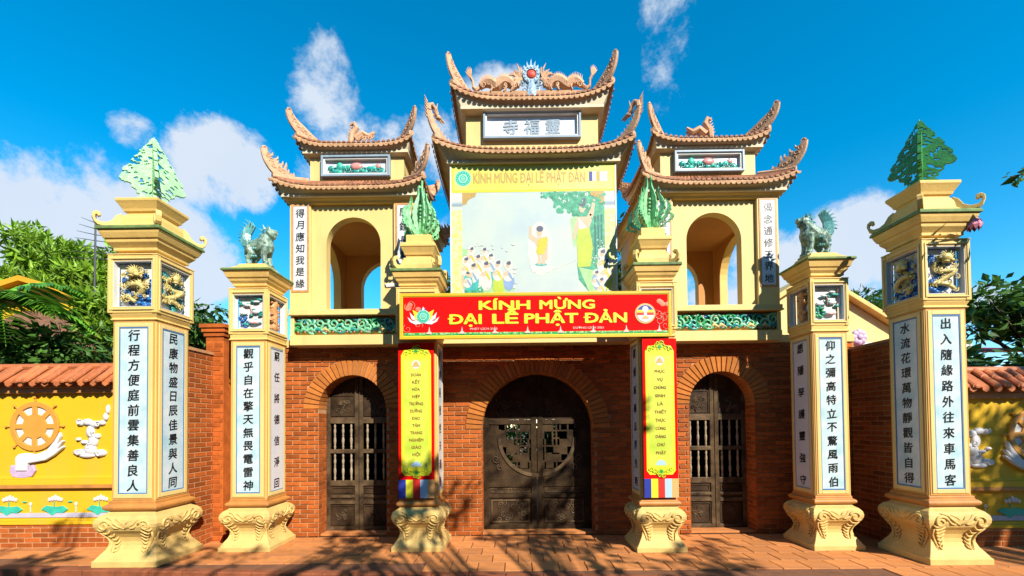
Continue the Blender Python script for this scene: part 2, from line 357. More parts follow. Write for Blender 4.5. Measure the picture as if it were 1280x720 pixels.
def put_text(mb, t, a, b, w, h, c, bold=.0):
    """text t centred on a, letters h high from baseline b, w wide in all; thickened strokes"""
    T0 = t; t = t.replace('Đ', 'D')
    vs, fs, bb = glyph(t); ch = glyph('H')[2]; ky = h/(ch[3]-ch[2]); kx = w/(bb[1]-bb[0])
    for i, q in enumerate(T0):
        if q == 'Đ':      # the bar of the D with stroke
            x = glyph(t[:i]+'I')[2][1]-.11 if i else 0
            mb.add([(a-w/2+(X-bb[0])*kx, b+Y*ky, c+.0022) for X, Y in ((x-.03, .33), (x+.32, .33), (x+.32, .42), (x-.03, .42))], [(0, 1, 2, 3)])
    for i, (dx, dy) in enumerate(STK if bold else STK[:1]):
        mb.add([(a-w/2+(v[0]-bb[0]+dx*bold)*kx, b+(v[1]-ch[2]+dy*bold)*ky, c+i*.00022) for v in vs], fs)
def put_char(mb, t, a, b, s, c, bold=.012, sh=.12):
    vs, fs, bb = glyph(t); mx, my = (bb[0]+bb[1])/2, (bb[2]+bb[3])/2
    r = random.uniform(-.05, .05)
    for i, (dx, dy) in enumerate(STK[:7] if bold else STK[:1]):
        mb.add([(a+((v[0]-mx+dx*bold)-r*(v[1]-my)+sh*(v[1]-my)*.3)*s, b+((v[1]-my+dy*bold*.8)+(v[0]-mx)*(.06+r))*s, c+i*.0002) for v in vs], fs)

# ------------------------------------------------------------------ relief figures (local frame, c = out of the wall)
def dragon_relief(mb, w, h, gold, blue, seed):
    R = random.Random(seed)
    mb.m = blue
    for i in range(30):
        mb.spiral(R.uniform(-.40,.40)*w, R.uniform(-.44,.36)*h, .012, R.uniform(.07,.12)*w, 1.3, .022*w, R.uniform(0,6), R.choice((-1,1)), 9)
    for i in range(8): mb.blob((R.uniform(-.38,.4)*w, R.uniform(-.46,-.25)*h, .02), (.09*w, .045*h, .025), 7, 4)
    mb.m = gold
    n = 34; P = []; ph = R.uniform(0, 1)
    for i in range(n+1):
        t = i/n; P.append((((.24+.06*sin(t*7))*sin(t*2.6*2*pi*.72+ph*3))*w, (-.40+.70*t+.05*sin(t*17))*h, .045+.03*cos(t*13)))
    mb.tube(P, [w*(.030+.045*sin(pi*min(1, .12+.85*i/n))) for i in range(n+1)], 7)
    for i in range(1, n):
        p = P[i]
        for q in range(2):
            a = R.uniform(0, 2*pi); L_ = R.uniform(.09,.15)*w
            mb.tube([p, (p[0]+L_*.6*cos(a), p[1]+L_*.6*sin(a), p[2]+.015), (p[0]+L_*cos(a+.5), p[1]+L_*sin(a+.5), p[2]+.02)], [.020*w, .018*w, .004*w], 4)
    for k in range(26):
        x, y = R.uniform(-.38,.38)*w, R.uniform(-.40,.40)*h
        if k > 15: mb.m = blue if k % 2 else gold
        mb.spiral(x, y, .055, R.uniform(.05,.09)*w, 1.4, .017*w, R.uniform(0,6), R.choice((-1,1)), 9)
    mb.m = gold; hx, hy = .02*w, .27*h
    mb.blob((hx, hy, .085), (.15*w, .10*h, .035), 9, 6); mb.blob((hx+.12*w, hy-.07*h, .09), (.09*w, .05*h, .03), 7, 4); mb.blob((hx-.05*w, hy-.09*h, .09), (.10*w, .03*h, .03), 7, 4)
    for k in range(9):
        a = .2+k*.36; mb.tube([(hx, hy+.02*h, .07), (hx+.17*w*cos(a), hy+.12*h*sin(a), .085), (hx+.25*w*cos(a+.15), hy+.17*h*sin(a+.15), .09)], [.026*w, .018*w, .003*w], 4)
def garden_relief(mb, w, h, seed):   # rocks, tree clouds and water, five colours
    R = random.Random(seed)
    mb.m = 2
    for i in range(10): mb.blob((R.uniform(-.4,-.08)*w, R.uniform(-.45,-.1)*h, .012), (.07*w, .05*h, .02), 6, 4)
    mb.m = 0
    for i in range(22):
        x, y = R.uniform(-.42,.42)*w, R.uniform(-.4,.42)*h; mb.blob((x, y, .02), (R.uniform(.06,.13)*w, R.uniform(.02,.045)*h, .02), 7, 4)
    mb.m = 1
    for x, y, a, b in ((.2,.02,.17,.07),(-.24,-.02,.16,.06),(.12,-.28,.24,.08),(-.1,.22,.13,.04),(.2,.33,.14,.04)): mb.blob((x*w, y*h, .028), (a*w, b*h, .018), 8, 4)
    mb.m = 3
    mb.blob((.15*w, -.33*h, .035), (.18*w, .035*h, .02), 8, 4); mb.tube([(0,-.1*h,.03),(.03*w,.1*h,.035),(-.06*w,.3*h,.03)], [.02*w,.015*w,.01*w], 5)
def trunk_relief(mb, w, h, seed):
    R = random.Random(seed); mb.m = 0
    P = [(R.uniform(-.06,.06)*w+.0, (-.46+.9*i/8)*h, .02) for i in range(9)]
    mb.tube(P, [.14*w]*9, 7)
    for i in range(16): mb.blob((R.uniform(-.22,.24)*w, R.uniform(-.42,.42)*h, .03), (R.uniform(.06,.12)*w, R.uniform(.03,.07)*h, .025), 7, 4)
    for i in range(5): mb.spiral(R.uniform(-.15,.2)*w, (-.38+.18*i)*h, .055, .07*w, 1.2, .012, R.uniform(0,6), 1, 9)

# ------------------------------------------------------------------ pillars
def face_frames(cx, cy, hw):   # front, left-looking, right-looking, back faces
    return dict(front=frame((cx, cy-hw, 0), FR), right=frame((cx+hw, cy, 0), PX), left=frame((cx-hw, cy, 0), NX), back=frame((cx, cy+hw, 0), (-1, 0, 0)))
PROF = [(1,0),(1,.070),(.955,.080),(.935,.095),(.87,.13),(.775,.18),(.725,.23),(.715,.275),(.755,.325),(.85,.372),(.935,.415),(.985,.462),(.995,.50),(.965,.545),(.88,.583),(.76,.608),(.70,.632)]
def rsq(cx, cy, h, z, bulge, n=6):   # square ring with bowed sides
    P = []
    cs = [(-1,-1),(1,-1),(1,1),(-1,1)]
    for k in range(4):
        (ax, ay), (bx, by) = cs[k], cs[(k+1) % 4]
        for i in range(n):
            t = i/n; x, y = ax+(bx-ax)*t, ay+(by-ay)*t; d = 1+bulge*(sin(pi*t)-.35)
            if abs(by-ay) < .1: y *= d
            else: x *= d
            P.append((cx+h*x, cy+h*y, z))
    return P
def prof_r(z):
    for (r0, z0), (r1, z1) in zip(PROF, PROF[1:]):
        if z0 <= z <= z1: return r0+(r1-r0)*(z-z0)/max(1e-6, z1-z0)
    return .7
def pedestal(t, cx, cy, hw, zs=1.0):
    mb = MB(); mb.rings([rsq(cx, cy, hw*r, z*zs, -.04 if .12 < z < .4 else (.03 if .4 < z < .6 else 0), 6) for r, z in PROF])
    ped = mb.build('pedestal', 'pedestal', t, bevel=.006)
    for key, T in face_frames(cx, cy, 0).items():
        if key == 'back': continue
        cv = MB(T)
        def S(a, b, lift=.006): return (a, b*zs, hw*prof_r(b)+lift)
        def tb(P, R): cv.tube([S(a, b) for a, b in P], R, 6)
        for s in (-1, 1):
            P = []      # large volute under the corner
            for i in range(15):
                t_ = i/14; an = pi*.9-t_*2.4*pi; r = .085*(1-.75*t_); P.append((s*(.62*hw+r*cos(an)*.9), .475+r*sin(an)*.8))
            tb(P, [.016-.007*i/14 for i in range(15)])
            # acanthus: overlapping lobes that fall down the corner
            for k in range(7):
                z = .43-.042*k; a = s*hw*prof_r(z)*(.80-.035*k); w = .085-.008*k
                tb([(a-s*w, z+.030), (a-s*w*.5, z-.004), (a, z-.012), (a+s*w*.35, z+.012)], [.006, .013, .015, .006])
            tb([(s*.80*hw, .40), (s*.70*hw, .32), (s*.60*hw, .24), (s*.55*hw, .155)], [.012, .010, .008, .003])
            tb([(s*.60*hw, .565), (s*.38*hw, .545), (s*.30*hw, .505), (s*.18*hw, .475), (0, .438)], [.006, .012, .016, .014, .008])
            tb([(s*.42*hw, .50), (s*.30*hw, .455), (s*.20*hw, .45), (s*.10*hw, .47)], [.006, .013, .012, .005])
            tb([(s*.30*hw, .55), (s*.14*hw, .53), (s*.05*hw, .50)], [.005, .011, .006])
        cv.build('scroll_carving', 'pedestal', ped, smooth=True)
    mb = MB(); k = hw/.37
    mb.rings([rsq(cx, cy, h*k, z*zs, 0, 2) for h, z in ((.262,.628),(.285,.636),(.308,.652),(.315,.672),(.308,.694),(.285,.708),(.272,.711),(.272,.742),(.262,.75))])
    mb.build('base_moulding', 'mould', t, bevel=.008)
def couplet(t, T, hwf, z0, z1, text, board='marble', pos=None, seal=False, charsize=None, bold=.012):
    w = hwf; st = .30*w      # stile width
    mb = MB(T); mb.box(-w+st*.55, w-st*.55, z0+.055, z1-.055, -.02, -.006); mb.build('shaft_field', 'creampale', t)
    mb = MB(T); mb.frm(-w+.012, w-.012, z0+.008, z1-.008, .02, -.02, .004); mb.build('trim', 'creamed', t)
    mb = MB(T); mb.frm(-w+.030, w-.030, z0+.026, z1-.026, .05*w/.25, -.02, .012); mb.build('frame', 'creampale', t, bevel=.005)
    pw = w-st*1.02; a, b = z0+.075, z1-.075
    pn = MB(T); pn.box(-pw+.014, pw-.014, a+.014, b-.014, -.015, .003); pan = pn.build('couplet_board', board, t)
    br = MB(T); br.frm(-pw, pw, a, b, .015, -.015, .009); br.build('board_border', 'blue' if board == 'marble' else 'greyblue', pan)
    if text:
        tx = MB(T); n = len(text); s = charsize or min((b-a-.1)/n*.86, pw*1.15)
        for i, ch in enumerate(text):
            put_char(tx, ch, 0, b-.10-(b-a-.2)*i/max(1, n-1), s, .0045, bold)
        tx.build('calligraphy', 'ink', pan)
def lantern_box(t, cx, cy, hw, z0, z1, reliefs):
    k = hw-.085; mb = MB(); mb.box(cx-k, cx+k, cy-k, cy+k, z0+.01, z1-.01); mb.build('box_core', 'white', t)
    mb = MB(); post = .060*hw/.28
    for sx in (-1, 1):
        for sy in (-1, 1):
            x, y = cx+sx*(hw-post/2), cy+sy*(hw-post/2); mb.box(x-post/2, x+post/2, y-post/2, y+post/2, z0, z1)
    for z in (z0, z1-.070):
        for s in (-1, 1):
            mb.box(cx-hw+post, cx+hw-post, cy+s*(hw-.005)-(.085 if s > 0 else 0), cy+s*(hw-.005)+(.085 if s < 0 else 0), z, z+.070)
            mb.box(cx+s*(hw-.005)-(.085 if s > 0 else 0), cx+s*(hw-.005)+(.085 if s < 0 else 0), cy-hw+post, cy+hw-post, z, z+.070)
    mb.build('box_frame', 'cream', t, bevel=.006)
    for key, T in face_frames(cx, cy, hw).items():
        f = MB(T); f.frm(-hw+post*.45, hw-post*.45, z0+.035, z1-.035, .016, -.01, .009); f.build('trim', 'creampale', t, bevel=.003)
        f = MB(T); f.frm(-hw+post+.002, hw-post-.002, z0+.072, z1-.072, .006, -.083, -.006); f.build('niche_lining', 'white', t); f = MB(T); f.frm(-hw+post+.0085, hw-post-.0085, z0+.0785, z1-.0785, .008, -.083, -.070); f.build('niche_border', 'blue', t)
        if key in reliefs:
            fn, mats, lab = reliefs[key]
            r = MB(face_frames(cx, cy, k)[key]); zc = (z0+z1)/2; T0 = r.T; r.T = (lambda a, b, c, T0=T0, zc=zc: T0(a, b+zc, c))
            fn(r, 2*(hw-post-.014), z1-z0-.165); r.build('relief', mats, t, smooth=True, label=lab)
def flame_leaf_plate(mb, cx, cy, z, ang, W, H, seed):
    """one wing of the crossed pierced-leaf finial"""
    R = random.Random(seed)
    holes = [(R.uniform(.15,.85), R.uniform(.10,.9), R.uniform(.04,.10), R.uniform(.010,.020)) for _ in range(34)]
    def prof(b):
        if b < .12: w = .50-.5*b
        elif b < .33: w = .44+.56*((b-.12)/.21)**1.2
        else: w = max(0, 1-((b-.33)/.67)**1.15)
        f = (b*6.2+.35) % 1
        return w*(1.04-.17*f**1.6)+.03*sin(b*70)*(1-b)
    def fn(a, b):
        a, b = a/W, b/H
        if b < 0 or b > 1 or a > prof(b+.10*a-.03): return False
        for hx, hy, ra, rb in holes:
            ww = hx*prof(hy); d = a-ww
            if (d/ra)**2+((b-hy+.22*d)/rb)**2 < 1: return False
        return True
    mb.T = frame((cx, cy, z), (cos(ang), sin(ang), 0))
    mb.plate(fn, 0, W*1.06, 0, H, .0095, -.018, .018)
def outer_top(t, cx, cy, k):
    mb = MB()
    P = [(.225,3.655),(.225,3.705),(.255,3.712),(.255,3.745),(.275,3.77),(.300,3.80),(.305,3.835),(.32,3.84),(.345,3.895),(.355,3.93)]
    mb.sq(cx, cy, [(h*k, z) for h, z in P]); mb.build('cap', 'cream', t, bevel=.005)
    mb = MB(); mb.sq(cx, cy, [(.35*k,3.926),(.372*k,3.932),(.372*k,3.955),(.36*k,3.975),(.2*k,4.0)]); mb.build('cap_slab', 'greenedge', t, bevel=.004)
    mb = MB(); mb.sq(cx, cy, [(h*k, z) for h, z in ((.26,3.985),(.262,4.02),(.235,4.05),(.225,4.12),(.205,4.165),(.175,4.18),(.175,4.205),(.195,4.215),(.205,4.245),(.235,4.30),(.25,4.325),(.252,4.355),(.20,4.375),(.14,4.385),(.13,4.42))])
    mb.build('crown', 'cream', t, bevel=.005)
    mb = MB()
    for sx in (-1, 1):
        for sy in (-1, 1):
            mb.T = frame((cx, cy, 3.98), (sx*.7071, sy*.7071, 0)); r = .372*k*1.414
            mb.poly([(r-.24,.0),(r-.03,.0),(r+.0,.03),(r+.02,.09),(r+.015,.135),(r-.02,.165),(r-.055,.15),(r-.06,.115),(r-.035,.10),(r-.025,.12),(r-.01,.11),(r-.012,.07),(r-.045,.045),(r-.10,.05),(r-.15,.085),(r-.19,.16),(r-.24,.20)], -.028, .028)
    mb.build('corner_scroll', 'cream', t, bevel=.006, split=True)
def gate_top(t, cx, cy, k):
    mb = MB(); P = [(.21,3.375),(.21,3.41),(.235,3.415),(.235,3.44),(.26,3.47),(.27,3.50),(.285,3.51),(.30,3.565),(.308,3.575)]
    mb.sq(cx, cy, [(h*k, z) for h, z in P]); mb.build('cap', 'cream', t, bevel=.004)
    mb = MB(); mb.sq(cx, cy, [(.30*k,3.574),(.318*k,3.58),(.318*k,3.60),(.31*k,3.618),(.15*k,3.64)]); mb.build('cap_slab', 'greenedge', t, bevel=.004)
    mb = MB(); mb.sq(cx, cy, [(h*k, z) for h, z in ((.20,3.625),(.215,3.64),(.215,3.70),(.20,3.76),(.175,3.80),(.16,3.81),(.16,3.835),(.175,3.84),(.185,3.87),(.215,3.93),(.225,3.94),(.225,3.97),(.21,3.975),(.21,3.995),(.165,4.01),(.16,4.02),(.16,4.11),(.15,4.12))])
    mb.build('crown', 'cream', t, bevel=.004)
    mb = MB()
    for sx in (-1, 1):
        for sy in (-1, 1):
            mb.T = frame((cx, cy, 3.63), (sx*.7071, sy*.7071, 0)); r = .318*k*1.414-.05
            mb.poly([(r-.16,.0),(r-.03,.0),(r+.01,.03),(r+.02,.09),(r+.0,.15),(r-.04,.165),(r-.07,.14),(r-.05,.11),(r-.03,.125),(r-.02,.09),(r-.04,.055),(r-.08,.05),(r-.12,.09),(r-.15,.17)], -.025, .025)
    mb.build('corner_scroll', 'cream', t, bevel=.005, split=True)
def mid_top(t, cx, cy, k):
    mb = MB(); P = [(.19,3.415),(.19,3.455),(.215,3.46),(.215,3.49),(.24,3.52),(.25,3.55),(.265,3.56),(.285,3.62),(.30,3.64)]
    mb.sq(cx, cy, [(h*k, z) for h, z in P]); mb.build('cap', 'cream', t, bevel=.004)
    mb = MB(); mb.sq(cx, cy, [(.295*k,3.638),(.312*k,3.643),(.312*k,3.662),(.30*k,3.675)]); mb.build('cap_slab', 'greenedge', t, bevel=.004)
    mb = MB(); mb.sq(cx, cy, [(.292*k,3.672),(.24*k,3.70),(.18*k,3.745),(.165*k,3.775),(.12*k,3.78)]); mb.build('cap_roof', 'cream', t, bevel=.004)

RIGHTNESS = {1: 'right', -1: 'left'}
def pillar(kind, cx, cy, k, inner, label, front, side, reliefs, group):
    t = thing('pillar', label, 'pillar', (cx, cy, 0), group)
    hw = {'outer': .37, 'mid': .32, 'gate': .32}[kind]*k; zs = 1.0 if kind == 'outer' else .885; pedestal(t, cx, cy, hw, zs)
    sh = {'outer': .262, 'mid': .236, 'gate': .236}[kind]*k
    z1 = {'outer': 2.875, 'mid': 2.735, 'gate': 2.69}[kind]
    mb = MB(); c = sh-.012; mb.sq(cx, cy, [(c, .745*zs), (c, z1)]); mb.build('shaft', 'cream', t, bevel=.004)
    for key, T in face_frames(cx, cy, c+.004).items():
        inn = key == inner
        txt = front if key == 'front' else side if inn else ''
        bd = 'marble' if key == 'front' and kind != 'gate' or (kind == 'outer') else 'marblew'
        couplet(t, T, c, .75*zs, z1, txt, bd, charsize=(.140 if kind == 'outer' else .132)*k, bold=.026)
    zb = {'outer': 2.96, 'mid': 2.815, 'gate': 2.78}[kind]; b2 = {'outer': .29, 'mid': .246, 'gate': .262}[kind]*k
    mb = MB(); mb.sq(cx, cy, [(sh, z1-.002), (sh+.012, z1+.012), (sh-.005, z1+.03), (b2*.95, zb-.012), (b2*.95, zb+.004)]); mb.build('neck_moulding', 'cream', t, bevel=.004)
    zt = {'outer': 3.65, 'mid': 3.41, 'gate': 3.37}[kind]
    lantern_box(t, cx, cy, b2, zb, zt, reliefs)
    mb = MB(); mb.sq(cx, cy, [(b2*.98, zt-.004), (b2*1.02, zt+.004), (b2*1.0, zt+.014), (b2*.8, zt+.02)]); mb.build('box_top', 'creampale', t)
    {'outer': outer_top, 'mid': mid_top, 'gate': gate_top}[kind](t, cx, cy, k)
    return t
G1, G2, G3 = 'tall couplet pillars crowned with leaf finials', 'couplet pillars crowned with lion statues', 'gate pillars crowned with flame leaves'
dr = lambda s: (lambda m, w, h: dragon_relief(m, w, h, 0, 1, s))
gd = lambda s: (lambda m, w, h: garden_relief(m, w, h, s))
tk = lambda s: (lambda m, w, h: trunk_relief(m, w, h, s))
GC, PCm = ['gold', 'cobalt'], ['teal', 'relief', 'cobalt', 'pinkr']
pillar('outer', -4.793, 5.369, 1.02, 'right', 'tall cream pillar with pale green leaf crown, beside the sunlit yellow wheel wall', '行程方便庭前雲集善良人', '民康物盛日辰佳景與人同',
       {'front': (dr(3), GC, 'gold dragon over blue clouds'), 'right': (dr(5), ['gold', 'teal'], 'gold dragon over teal and blue waves')}, G1)
pillar('outer', 4.614, 5.21, .945, 'left', 'tall cream pillar with dark green leaf crown, beside the shaded yellow wall', '出入隨緣路外往來車馬客', '水流花環萬物靜觀皆自得',
       {'front': (dr(8), GC, 'gold dragon over cobalt clouds'), 'left': (dr(9), ['gold', 'cobalt'], 'shaded gold dragon and blue clouds')}, G1)
pillar('mid', -3.772, 5.90, 1.04, 'right', 'lion-topped cream pillar beside the sunlit brick wing, lion facing right', '觀乎自在擎天無畏電雷神', '窮任將德信淨回',
       {'front': (gd(3), PCm, 'green pines and pink rocks'), 'right': (tk(5), ['orangr'], 'orange carved tree trunk')}, G2)
pillar('mid', 3.707, 5.756, .985, 'left', 'lion-topped cream pillar before the black shaded wing, lion facing left', '仰之彌高特立不驚風雨伯', '愿隱孥護靈強守',
       {'front': (gd(13), ['teal', 'relief', 'green', 'pinkr'], 'teal landscape with white rocks'), 'left': (tk(6), ['orangr'], 'orange carved tree trunk')}, G2)
pillar('gate', -1.54, 5.852, 1.04, 'right', 'gate pillar under the red banner between left side door and central door', '', '聞鐘長覺性天清淨', {}, G3)
pillar('gate', 1.51, 5.724, .97, 'left', 'gate pillar under the red banner between central door and right side door', '', '慧劍高懸法界光明', {}, G3)

def leaf_finial(cx, cy, W, H, z, m, label, sd):
    t = thing('leaf_finial', label, 'finial', (cx, cy, z), 'pierced leaf finials on the tall pillars')
    for i in range(4):
        mb = MB(); flame_leaf_plate(mb, cx, cy, z, pi/4+i*pi/2, W, H, sd+i); mb.build('leaf_wing', m, t)
    mb = MB(); mb.tube([(cx, cy, z-.02), (cx, cy, z+H*.9), (cx, cy, z+H*1.03)], [.022, .014, .003], 6)
    for i in range(9): mb.blob((cx, cy, z+H*(.08+.09*i)), (.028, .028, .016), 6, 4)
    mb.build('spine', m, t)
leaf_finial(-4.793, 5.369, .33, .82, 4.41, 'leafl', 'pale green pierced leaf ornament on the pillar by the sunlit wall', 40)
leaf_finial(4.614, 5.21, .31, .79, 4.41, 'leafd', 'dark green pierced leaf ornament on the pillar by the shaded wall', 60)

def flame_plant(cx, cy, z, label, sd, k):
    R = random.Random(sd); t = thing('flame_leaf', label, 'finial', (cx, cy, z), 'green ceramic flame leaves on the gate pillars')
    for w in range(4):
        ang = pi/4+w*pi/2
        for q in range(4):
            mb = MB(frame((cx, cy, z), (cos(ang+q*.12-.18), sin(ang+q*.12-.18), 0)))
            L_ = (.68, .52, .34, .20)[q]*k*R.uniform(.92,1.08); sp = (.06, .19, .27, .30)[q]*k; wd = (.030, .034, .034, .03)[q]
            P = []; Q = []; n = 16
            for i in range(n+1):
                tt = i/n; a = .03+sp*(1.15*sin(tt*pi*.55)-.35*tt*tt)+(.05*sin(tt*5)*tt if q < 2 else 0); b = L_*tt
                wv = wd*sin(pi*min(1, .16+.84*tt))**.9
                P.append((a+wv*(1+.45*((i+1) % 2)), b+.018*(i % 2))); Q.append((a-wv*(.8+.35*(i % 2)), b-.005))
            mb.poly(P+[(P[-1][0]-.012+.03*(q < 2), L_*1.10)]+Q[::-1], -.014, .014)
            mb.build('leaf_blade', 'plant', t)
    mb = MB()
    for i in range(9): mb.blob((cx, cy-.004*i, z+.04+.05*i*k), (.022, .022, .016), 6, 4)
    mb.tube([(cx, cy, z-.02), (cx, cy, z+.5*k)], [.05, .012], 6)
    mb.build('spine', 'plant', t)
flame_plant(-1.54, 5.852, 4.12, 'bright green flame leaf ornament on the gate pillar nearer the lotus emblem', 3, 1.0)
flame_plant(1.51, 5.724, 4.12, 'deeper green flame leaf ornament on the gate pillar nearer the striped round emblem', 9, .97)

def lion(cx, cy, z, d, label):
    t = thing('lion_statue', label, 'statue', (cx, cy, z), 'turquoise lion statues on pillars')
    T = lambda a, b, c: (cx+d*a*.92, cy+c*1.1, z+b*1.06)
    mb = MB(T)
    mb.box(-.17, .19, -.015, .012, -.09, .09)
    body = [(-.13,.24,0),(-.06,.26,0),(.03,.28,0),(.10,.33,0),(.13,.40,0)]
    mb.tube(body, [.085,.095,.105,.105,.075], 10)
    mb.blob((.125,.27,0), (.09,.12,.085)); mb.blob((-.12,.22,0), (.09,.11,.085))
    for sc in (-1, 1):
        mb.tube([(.11,.26,sc*.05),(.105,.14,sc*.055),(.12,.05,sc*.055),(.15,.02,sc*.055)], [.055,.040,.036,.042], 7)
        mb.tube([(-.12,.24,sc*.05),(-.07,.16,sc*.06),(-.13,.08,sc*.06),(-.10,.02,sc*.06)], [.07,.052,.036,.044], 7)
    mb.blob((.165,.43,0), (.088,.078,.075)); mb.tube([(.19,.44,0),(.26,.455,0)], [.045,.034], 8); mb.tube([(.18,.40,0),(.245,.385,0)], [.035,.022], 8)
    for sc in (-1, 1):
        mb.blob((.195,.475,sc*.04), .018, 6, 4); mb.tube([(.13,.47,sc*.05),(.09,.53,sc*.06)], [.02,.006], 5)
    mb.build('body', 'lion', t, remesh=.009)
    mb = MB(T)
    for i in range(16):
        a = 1.1+i*.26; mb.tube([(.13+.05*cos(a), .43+.05*sin(a), .05*((i % 3)-1)), (.13+.10*cos(a), .43+.10*sin(a), .07*((i % 3)-1))], [.022, .006], 5)
    for i in range(10): mb.spiral(-.14+.028*i, .30+.004*i, .085*(1 if i % 2 else -1), .022, 1.1, .007, i, 1, 8)
    for i in range(12): mb.blob((-.15+.03*(i % 6), .12+.1*(i//6), -.075), .02, 6, 4)
    mb.build('mane', 'lionl', t, kind='stuff')
    mb = MB(T)
    for i in range(9):
        a = 1.35+i*.17; L_ = .30-.018*abs(i-2)
        P = [(-.15,.28,0),(-.15+L_*.5*cos(a+.25), .28+L_*.6*sin(a+.25), .01),(-.13+L_*.85*cos(a-.05), .28+L_*1.0*sin(a-.05), 0),(-.14+L_*1.0*cos(a+.12), .28+L_*1.22*sin(a+.12), 0)]
        mb.tube(P, [.02,.028,.016,.004], 5)
    mb.spiral(-.18, .20, 0, .05, 1.2, .014, 2, 1, 9)
    mb.build('tail', 'lionl', t)
lion(-3.772, 5.90, 3.78, 1, 'turquoise lion statue facing right, on the pillar by the sunlit brick wing')
lion(3.707, 5.756, 3.78, -1, 'turquoise lion statue facing left, on the pillar before the black wing')

# ------------------------------------------------------------------ the gate building
YW = 6.32
gate = thing('temple_gate', 'red brick temple gate with three arched doors and three cream towers under curved roofs', 'gate', (0, YW, 0))
ARCH = [(-2.655, .495, 1.85, .715), (.035, .815, 1.535, 1.045), (2.70, .475, 1.87, .70)]  # centre, half, springing, outer radius
def wall_core():
    mb = MB(frame((0, YW, 0), FR))
    segs = [(-4.62, -1.5, ARCH[0]), (-1.5, 1.5, ARCH[1]), (1.5, 4.62, ARCH[2])]
    for a0, a1, (ac, h, bs, ro) in segs: mb.arch(a0, a1, 0, 2.75, ac, h, bs, -.32, -.004, n=26)
    mb.build('wall', 'mortar', gate)
wall_core()
BW, BH, BD = .215, .0665, .006
def brick_mesh(name, w, h, d, mt):
    mb = MB(); g = .0
    x, z = w/2, h/2; b = .003
    mb.rings([[(-x,0,-z),(x,0,-z),(x,0,z),(-x,0,z)], [(-x,-d+b,-z),(x,-d+b,-z),(x,-d+b,z),(-x,-d+b,z)], [(-x+b,-d,-z+b),(x-b,-d,-z+b),(x-b,-d,z-b),(-x+b,-d,z-b)]], cap=False)
    mb.f.append((8, 9, 10, 11)); mb.mi.append(0)
    me = bpy.data.meshes.new(name); me.from_pydata(mb.v, [], [tuple(f) for f in mb.f]); me.materials.append(M[mt]); me.update(); return me
def lay_bricks(parent, T, rv, a0, a1, z0, z1, holes, limit, keyfn, rot, mt='brick', off=0.0, name='brick', stop=None):
    """stretcher courses on the plane of frame T; those that show largest are objects, the rest one mesh"""
    full = brick_mesh(name, BW-.014, BH-.014, BD, mt); P = []
    nz = int(round((z1-z0)/BH))
    for r in range(nz):
        z = z0+(r+.5)*BH
        x = a0-(BW/2 if r % 2 else 0)
        while x < a1:
            l, rr = max(x, a0), min(x+BW, a1); x += BW
            iv = [(l+.007, rr-.007)]
            for (ac, h, bs, ro) in holes:
                zt = z+BH/2 if z < bs else z-BH/2
                rad = ro if z > bs+.02 or ro > h and z > bs-.0 else h
                if z+BH/2 <= bs+.035: w = h+.004
                else:
                    dz = max(0, z+BH*.30-bs); w = sqrt(max(0, ro*ro-dz*dz)) if dz < ro else 0
                    w += .004
                if w <= 0: continue
                nv = []
                for (p, q) in iv:
                    if q <= ac-w or p >= ac+w: nv.append((p, q)); continue
                    if p < ac-w: nv.append((p, ac-w))
                    if q > ac+w: nv.append((ac+w, q))
                iv = nv
            for p, q in iv:
                if q-p > .03: P.append((p, q, z))
    P.sort(key=lambda t: -keyfn((t[0]+t[1])/2, t[2], t[1]-t[0]))
    off_ = WL[parent.name] if parent else Vector((0, 0, 0))
    for i, (p, q, z) in enumerate(P[:limit]):
        w = T((p+q)/2, z, off); o = bpy.data.objects.new(name, full); C.objects.link(o)
        o.location = Vector(w)-off_; o.rotation_euler = (random.uniform(-.012,.012), random.uniform(-.004,.004), rot+random.uniform(-.01,.01)); o.scale = ((q-p)/(BW-.014), 1, 1); o.parent = parent
    if len(P) > limit:
        mb = MB(T)
        for (p, q, z) in P[limit:]:
            h = (BH-.014)/2; d = BD+random.uniform(-.003, .002)+off
            mb.add([(p,z-h,off),(q,z-h,off),(q,z+h,off),(p,z+h,off),(p+.002,z-h+.002,d),(q-.002,z-h+.002,d),(q-.002,z+h-.002,d),(p+.002,z+h-.002,d)],
                   [(4,5,6,7),(0,1,5,4),(1,2,6,5),(2,3,7,6),(3,0,4,7)])
        mb.build('brickwork', mt, parent, kind='stuff')
def vis(a, z, w):    # nearest to the camera and clear of the pillars in front of the wall
    blocked = any(l < a < r for l, r in ((-4.4,-3.72),(-2.02,-1.42),(1.32,1.86),(3.52,4.6)))
    return (0 if blocked else 10)+w*4-abs(a)*.05-abs(z-1.6)*.1-(8 if a < -4.3 or a > 3.5 else 0)
lay_bricks(gate, frame((0, YW-.004, 0), FR), FR, -4.60, 4.60, 0.004, 2.80, ARCH, 215, vis, 0)
